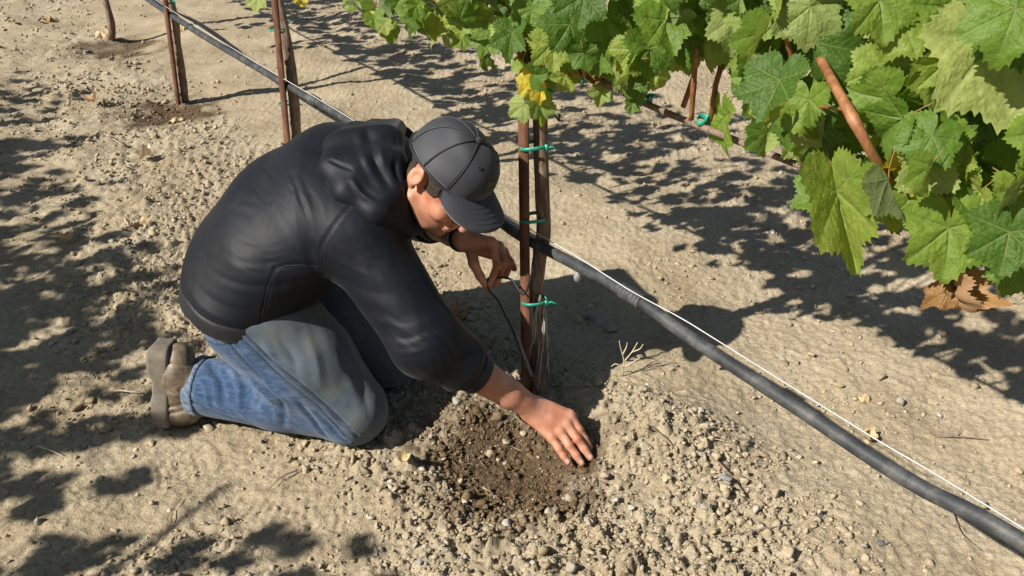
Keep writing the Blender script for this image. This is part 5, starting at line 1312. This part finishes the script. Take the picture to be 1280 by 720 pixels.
make_tie(668, 376, 'green tape tie with a square knot, lowest on the near stake', seed=1)
make_tie(667, 273, 'dark green tie on the near stake just above the hose', seed=2, tail=False)
make_tie(667, 183, 'bright green tie high on the near stake below the hanging leaves', seed=3)
make_tie(674, 118, 'green tie half hidden by leaves on the near stake', seed=4, tail=False)
make_tie(359, 129, 'green tie on the stake behind the man, just below the hose', seed=5)
make_tie(348, 36, 'thin green tie on the upper part of the stake behind the man', seed=6, tail=False, h_=.004)
make_tie(211, 4, 'green tie on the stake at upper left, at the picture edge', seed=7, tail=False)
make_tie(569, 39, 'green tie on the vine arm left of the near stake', off=.0, rx=.0115, ry=.0105, seed=8, ang=.8)
make_tie(735, 97, 'dark green tie on the vine arm right of the near stake', off=.0, rx=.0115, ry=.0105, seed=9, ang=.8)
make_tie(806, 124, 'small green tie on the wire below the middle leaves', off=.002, rx=.011, ry=.010, seed=10, ang=.8)
make_tie(878, 150, 'green tie with loose ends on the wire at the gap in the leaves', off=.002, rx=.0095, ry=.009, seed=11, ang=.8)
# the thin drip tube pinched in the left hand
BLK = noise_mat('black_drip_tube', [(.3, (.012,) * 3), (.7, (.03,) * 3)], 60, .5)
GRY = noise_mat('grey_drip_tube', [(.3, (.13, .13, .125)), (.7, (.22, .22, .21))], 60, .5)
dt = [at_row(668, 300, .0), at_row(666, 335, -.03), at_row(655, 368, -.045), at_y(640, 350, 1.80), at_y(622, 347, 1.802), at_y(610, 350, 1.80), at_y(611, 362, 1.797), at_y(622, 375, 1.795), at_y(632, 395, 1.79), at_y(641, 413, 1.785), at_y(652, 442, 1.775), at_y(663, 470, 1.77), at_y(672, 492, 1.765), at_y(680, 510, 1.755) + [0, 0, -.01]]
v_, f_ = tube(spline(np.array(dt), 110), .0027, 8); tag(rooted('drip_tube', mesh_np('drip_tube', v_, f_, BLK), dt[6]), 'thin black drip tube held between the fingers of the left hand', 'tube')
st_ = [at_y(646, 418, 1.778), at_y(655, 444, 1.77), at_y(665, 470, 1.765)]
v_, f_ = tube(spline(np.array(st_), 20), .0042, 8); tag(rooted('tube_sleeve', mesh_np('tube_sleeve', v_, f_, GRY), st_[-1]), 'short grey plastic sleeve leaning on the near stake foot', 'tube')

# ================================================================== SMALL THINGS ON THE GROUND
def on_ground(px, py, lift=0.0):
    p = at_z(px, py, 0.0)
    for _ in range(3): p = at_z(px, py, float(height(np.array([p[0]]), np.array([p[1]]))[0]))
    return p + np.array([0, 0, lift])
def stone_mat(name, c): return noise_mat(name, [(.3, tuple(q * .7 for q in c)), (.7, c)], 60, .8, .4, 220)
GREY = stone_mat('grey_stone', (.30, .30, .29)); PALE_S = stone_mat('pale_stone', (.52, .45, .35)); TANS = stone_mat('tan_stone', (.40, .33, .24)); DARKS = stone_mat('dark_stone', (.16, .16, .16))
RV, RF = rock_variants(3, 8, .018, 77)
def make_stone(px, py, r, mat, label, var=0, flat=.75):
    p = on_ground(px, py); v = RV[var % 8] * r; v = v * [1.15, 1, flat]; a = var * 1.3; M = np.array([[math.cos(a), -math.sin(a), 0], [math.sin(a), math.cos(a), 0], [0, 0, 1]])
    o = rooted('stone', mesh_np('stone', v @ M.T + p + [0, 0, r * flat * .45], RF, mat), p); tag(o, label, 'stone', 'stones on the soil')
make_stone(108, 66, .030, GREY, 'smooth grey stone left of the farthest vine trunk', 0, .6)
make_stone(208, 129, .030, PALE_S, 'pale round stone against the foot of the second stake from the left edge', 1)
make_stone(735, 398, .022, DARKS, 'dark stone in the shadow right of the near vine', 2); make_stone(765, 412, .026, GREY, 'flat grey stone in the man\'s shadow below the hose', 3, .5)
make_stone(978, 449, .011, PALE_S, 'small pale pebble alone on the smooth soil right of the hose', 4); make_stone(1100, 680, .014, DARKS, 'dark grey stone near the bottom right below the hose', 5)
make_stone(526, 702, .012, GREY, 'bluish grey pebble at the bottom edge in front of the dug soil', 6); make_stone(610, 664, .013, TANS, 'angular tan stone below the dark dug soil', 7)
make_stone(748, 478, .020, TANS, 'tan clod catching sunlight at the edge of the shadow by the weed', 1, .7); make_stone(650, 676, .014, TANS, 'flat tan stone among the gravel below the dug soil', 3, .5)
make_stone(697, 684, .012, DARKS, 'dark pebble among the gravel below the dug soil', 2); make_stone(374, 662, .010, PALE_S, 'lone pale pebble on the trampled soil at the bottom', 0); make_stone(804, 486, .016, TANS, 'tan clod right of the dead weed at the shadow edge', 5)
make_stone(557, 608, .014, TANS, 'tan stone left of the dug soil', 4); make_stone(475, 612, .012, TANS, 'small tan stone in front of the knee', 6); make_stone(130, 392, .012, TANS, 'tan stone in the leaf shade left of the man', 7); make_stone(905, 598, .016, GREY, 'grey stone on the clods right of the hand', 2)
make_stone(213, 639, .009, PALE_S, 'tiny pale pebble on the trampled soil at lower left', 3); make_stone(300, 466, .020, TANS, 'tan stone between the shin and the seat of the jeans', 5, .6)
DRY = LEAFB
fl = np.random.default_rng(9)
def fallen_leaf(px, py, size, label, var=0, mesh=None):
    size *= 1.75; p = on_ground(px, py, .008 + size * .12); me = (mesh or BRWN)[var % 2]; o = bpy.data.objects.new('fallen_leaf', me); link(o)
    a = fl.uniform(0, 6.28); o.matrix_world = frame(p, (math.cos(a), math.sin(a), .1), (fl.normal() * .3, fl.normal() * .3, 1), size); tag(o, label, 'leaf', 'fallen leaves')
STRAW = noise_mat('bleached_straw', [(.3, (.42, .34, .22)), (.7, (.60, .51, .37))], 60, .7)
DEADL = leaf_material('bleached_leaf', [(0, (.55, .38, .22)), (.5, (.60, .45, .28)), (1, (.66, .55, .40))], [(0, (.5, .36, .22)), (1, (.6, .5, .36))], (1.2, .95, .75, 1), .15)
BLEA = [leaf_mesh('leaf', 85 + i, DEADL, .3, .2, .4, 60, 14, curl=c) for i, c in enumerate((-.7, .8))]
fallen_leaf(176, 282, .032, 'orange dry leaf curled on the soil left of the man', 0, BLEA); fallen_leaf(163, 286, .022, 'smaller dry leaf touching the orange leaf left of the man', 1, BLEA)
fallen_leaf(86, 304, .026, 'pale dry leaf at the edge of the leaf shade on the left', 1, BLEA); fallen_leaf(222, 153, .040, 'bleached leaf below the pale round stone', 0, BLEA); fallen_leaf(180, 201, .036, 'flat bleached leaf on the soil below the upper left stake', 1, BLEA)
fallen_leaf(128, 43, .045, 'pale leaf beside the farthest vine trunk', 0, BLEA); fallen_leaf(1083, 553, .018, 'tan dry leaf lying beside the hose at right', 1, BLEA); fallen_leaf(1078, 500, .014, 'small tan leaf on the smooth soil right of the wire', 0, BLEA)
fallen_leaf(570, 312, .040, 'pale crumpled leaf on the soil behind the left wrist', 1, BLEA); fallen_leaf(572, 395, .032, 'dry brown leaf in the shadow left of the near stake', 0); fallen_leaf(228, 37, .045, 'pale leaf on the soil right of the upper left stake', 0, BLEA); fallen_leaf(118, 130, .035, 'tan leaf between the two far vine trunks', 1, BLEA)
fallen_leaf(505, 580, .016, 'white torn leaf scrap left of the dug soil', 1, BLEA); fallen_leaf(60, 27, .04, 'brown leaf at the top left corner', 0)
def twig(pts, rad, label, mat=STRAW, name='twig', forks=()):
    P = np.array([on_ground(x, y, .006 + l) for x, y, l in pts]); v, f = tube(spline(P, 5 * len(P)), np.linspace(rad, rad * .5, 5 * len(P)), 5); lst = [(v, f)]
    for q in forks:
        Q = np.array([on_ground(x, y, .006 + l) for x, y, l in q]); lst.append(tube(spline(Q, 4 * len(Q)), np.linspace(rad * .7, rad * .3, 4 * len(Q)), 5))
    v, f = merge(lst); tag(rooted(name, mesh_np(name, v, f, mat), P[0]), label, 'twig' if name == 'twig' else 'weed', 'twigs and straws' if name == 'twig' else None)
DWOOD = noise_mat('grey_twig', [(.3, (.14, .10, .07)), (.7, (.26, .20, .15))], 60, .8)
twig([(130, 497, .0), (148, 492, .004), (182, 494, .0)], .003, 'pale straw on the soil beside the boot'); twig([(48, 560, 0), (62, 566, .004), (80, 572, 0)], .0022, 'short straw on the soil at lower left')
twig([(300, 445, 0), (305, 460, .006), (285, 470, 0)], .0025, 'curved straw in the gap behind the thigh'); twig([(1168, 548, 0), (1200, 550, .004), (1235, 552, 0)], .0022, 'thin stick lying on the soil right of the wire', DWOOD, forks=[[(1195, 550, .003), (1200, 538, .004)]])
twig([(884, 570, .0), (905, 590, .006), (932, 622, 0)], .0026, 'grey stick on the clods below the hose', DWOOD); twig([(812, 535, 0), (835, 555, .004), (850, 575, 0)], .002, 'dark stick on the mound right of the hand', DWOOD)
twig([(900, 672, 0), (940, 668, .004), (985, 658, 0)], .002, 'reddish straw at the bottom right among clods', DWOOD); twig([(870, 555, 0), (890, 552, .003), (912, 556, 0)], .0018, 'light straw on the mound near the hose')
twig([(618, 560, 0), (636, 561, .003), (652, 566, 0)], .0012, 'fine pale root on the dark dug soil'); twig([(215, 655, 0), (217, 640, .003), (228, 625, 0)], .0015, 'thin straw by the tiny pebble at lower left', DWOOD)
twig([(372, 590, 0), (352, 600, .003), (335, 615, 0)], .002, 'brown twig on the trampled soil below the shin', DWOOD); twig([(130, 168, 0), (145, 178, .004), (160, 187, 0)], .003, 'pale straw between the far vines')
twig([(1190, 640, 0), (1200, 670, .004), (1225, 690, 0)], .0016, 'curled straw near the bottom right corner', DWOOD)
# the dead weed standing at the shadow's edge
wb = on_ground(778, 470); up = np.array([0, 0, 1.0])
def wpt(px, py): return at_y(px, py, wb[1] - .004)
wl = [[wb, wpt(780, 452), wpt(776, 436), wpt(774, 426)], [wpt(780, 452), wpt(790, 440), wpt(797, 428)], [wpt(790, 440), wpt(800, 436), wpt(804, 430)], [wpt(778, 444), wpt(783, 434), wpt(784, 428)], [wpt(781, 458), wpt(792, 452), wpt(801, 446)], [wpt(780, 460), wpt(770, 455), wpt(764, 458)]]
v_, f_ = merge([tube(spline(np.array(q), 10), np.linspace(.0022, .0010, 10), 5) for q in wl]); weed = rooted('dead_weed', mesh_np('dead_weed', v_, f_, STRAW), wb); tag(weed, 'small branching dead weed at the edge of the man\'s shadow', 'weed')
# small leafy weed clump in the shade behind the near stake
gb = on_ground(698, 152); lst = []
for k in range(26):
    a = fl.uniform(0, 6.28); ln = fl.uniform(.04, .09); lst.append(tube([gb, gb + np.array([math.cos(a) * ln * .5, math.sin(a) * ln * .5, ln * .7]), gb + np.array([math.cos(a) * ln, math.sin(a) * ln, ln * .8])], [.0014, .002, .0006], 4))
WEEDG = noise_mat('weed_green', [(.3, (.05, .07, .03)), (.7, (.11, .13, .06))], 30, .7)
v_, f_ = merge(lst); tag(rooted('weed_clump', mesh_np('weed_clump', v_, f_, WEEDG), gb), 'low tangled weed on the soil behind the near stake', 'weed')
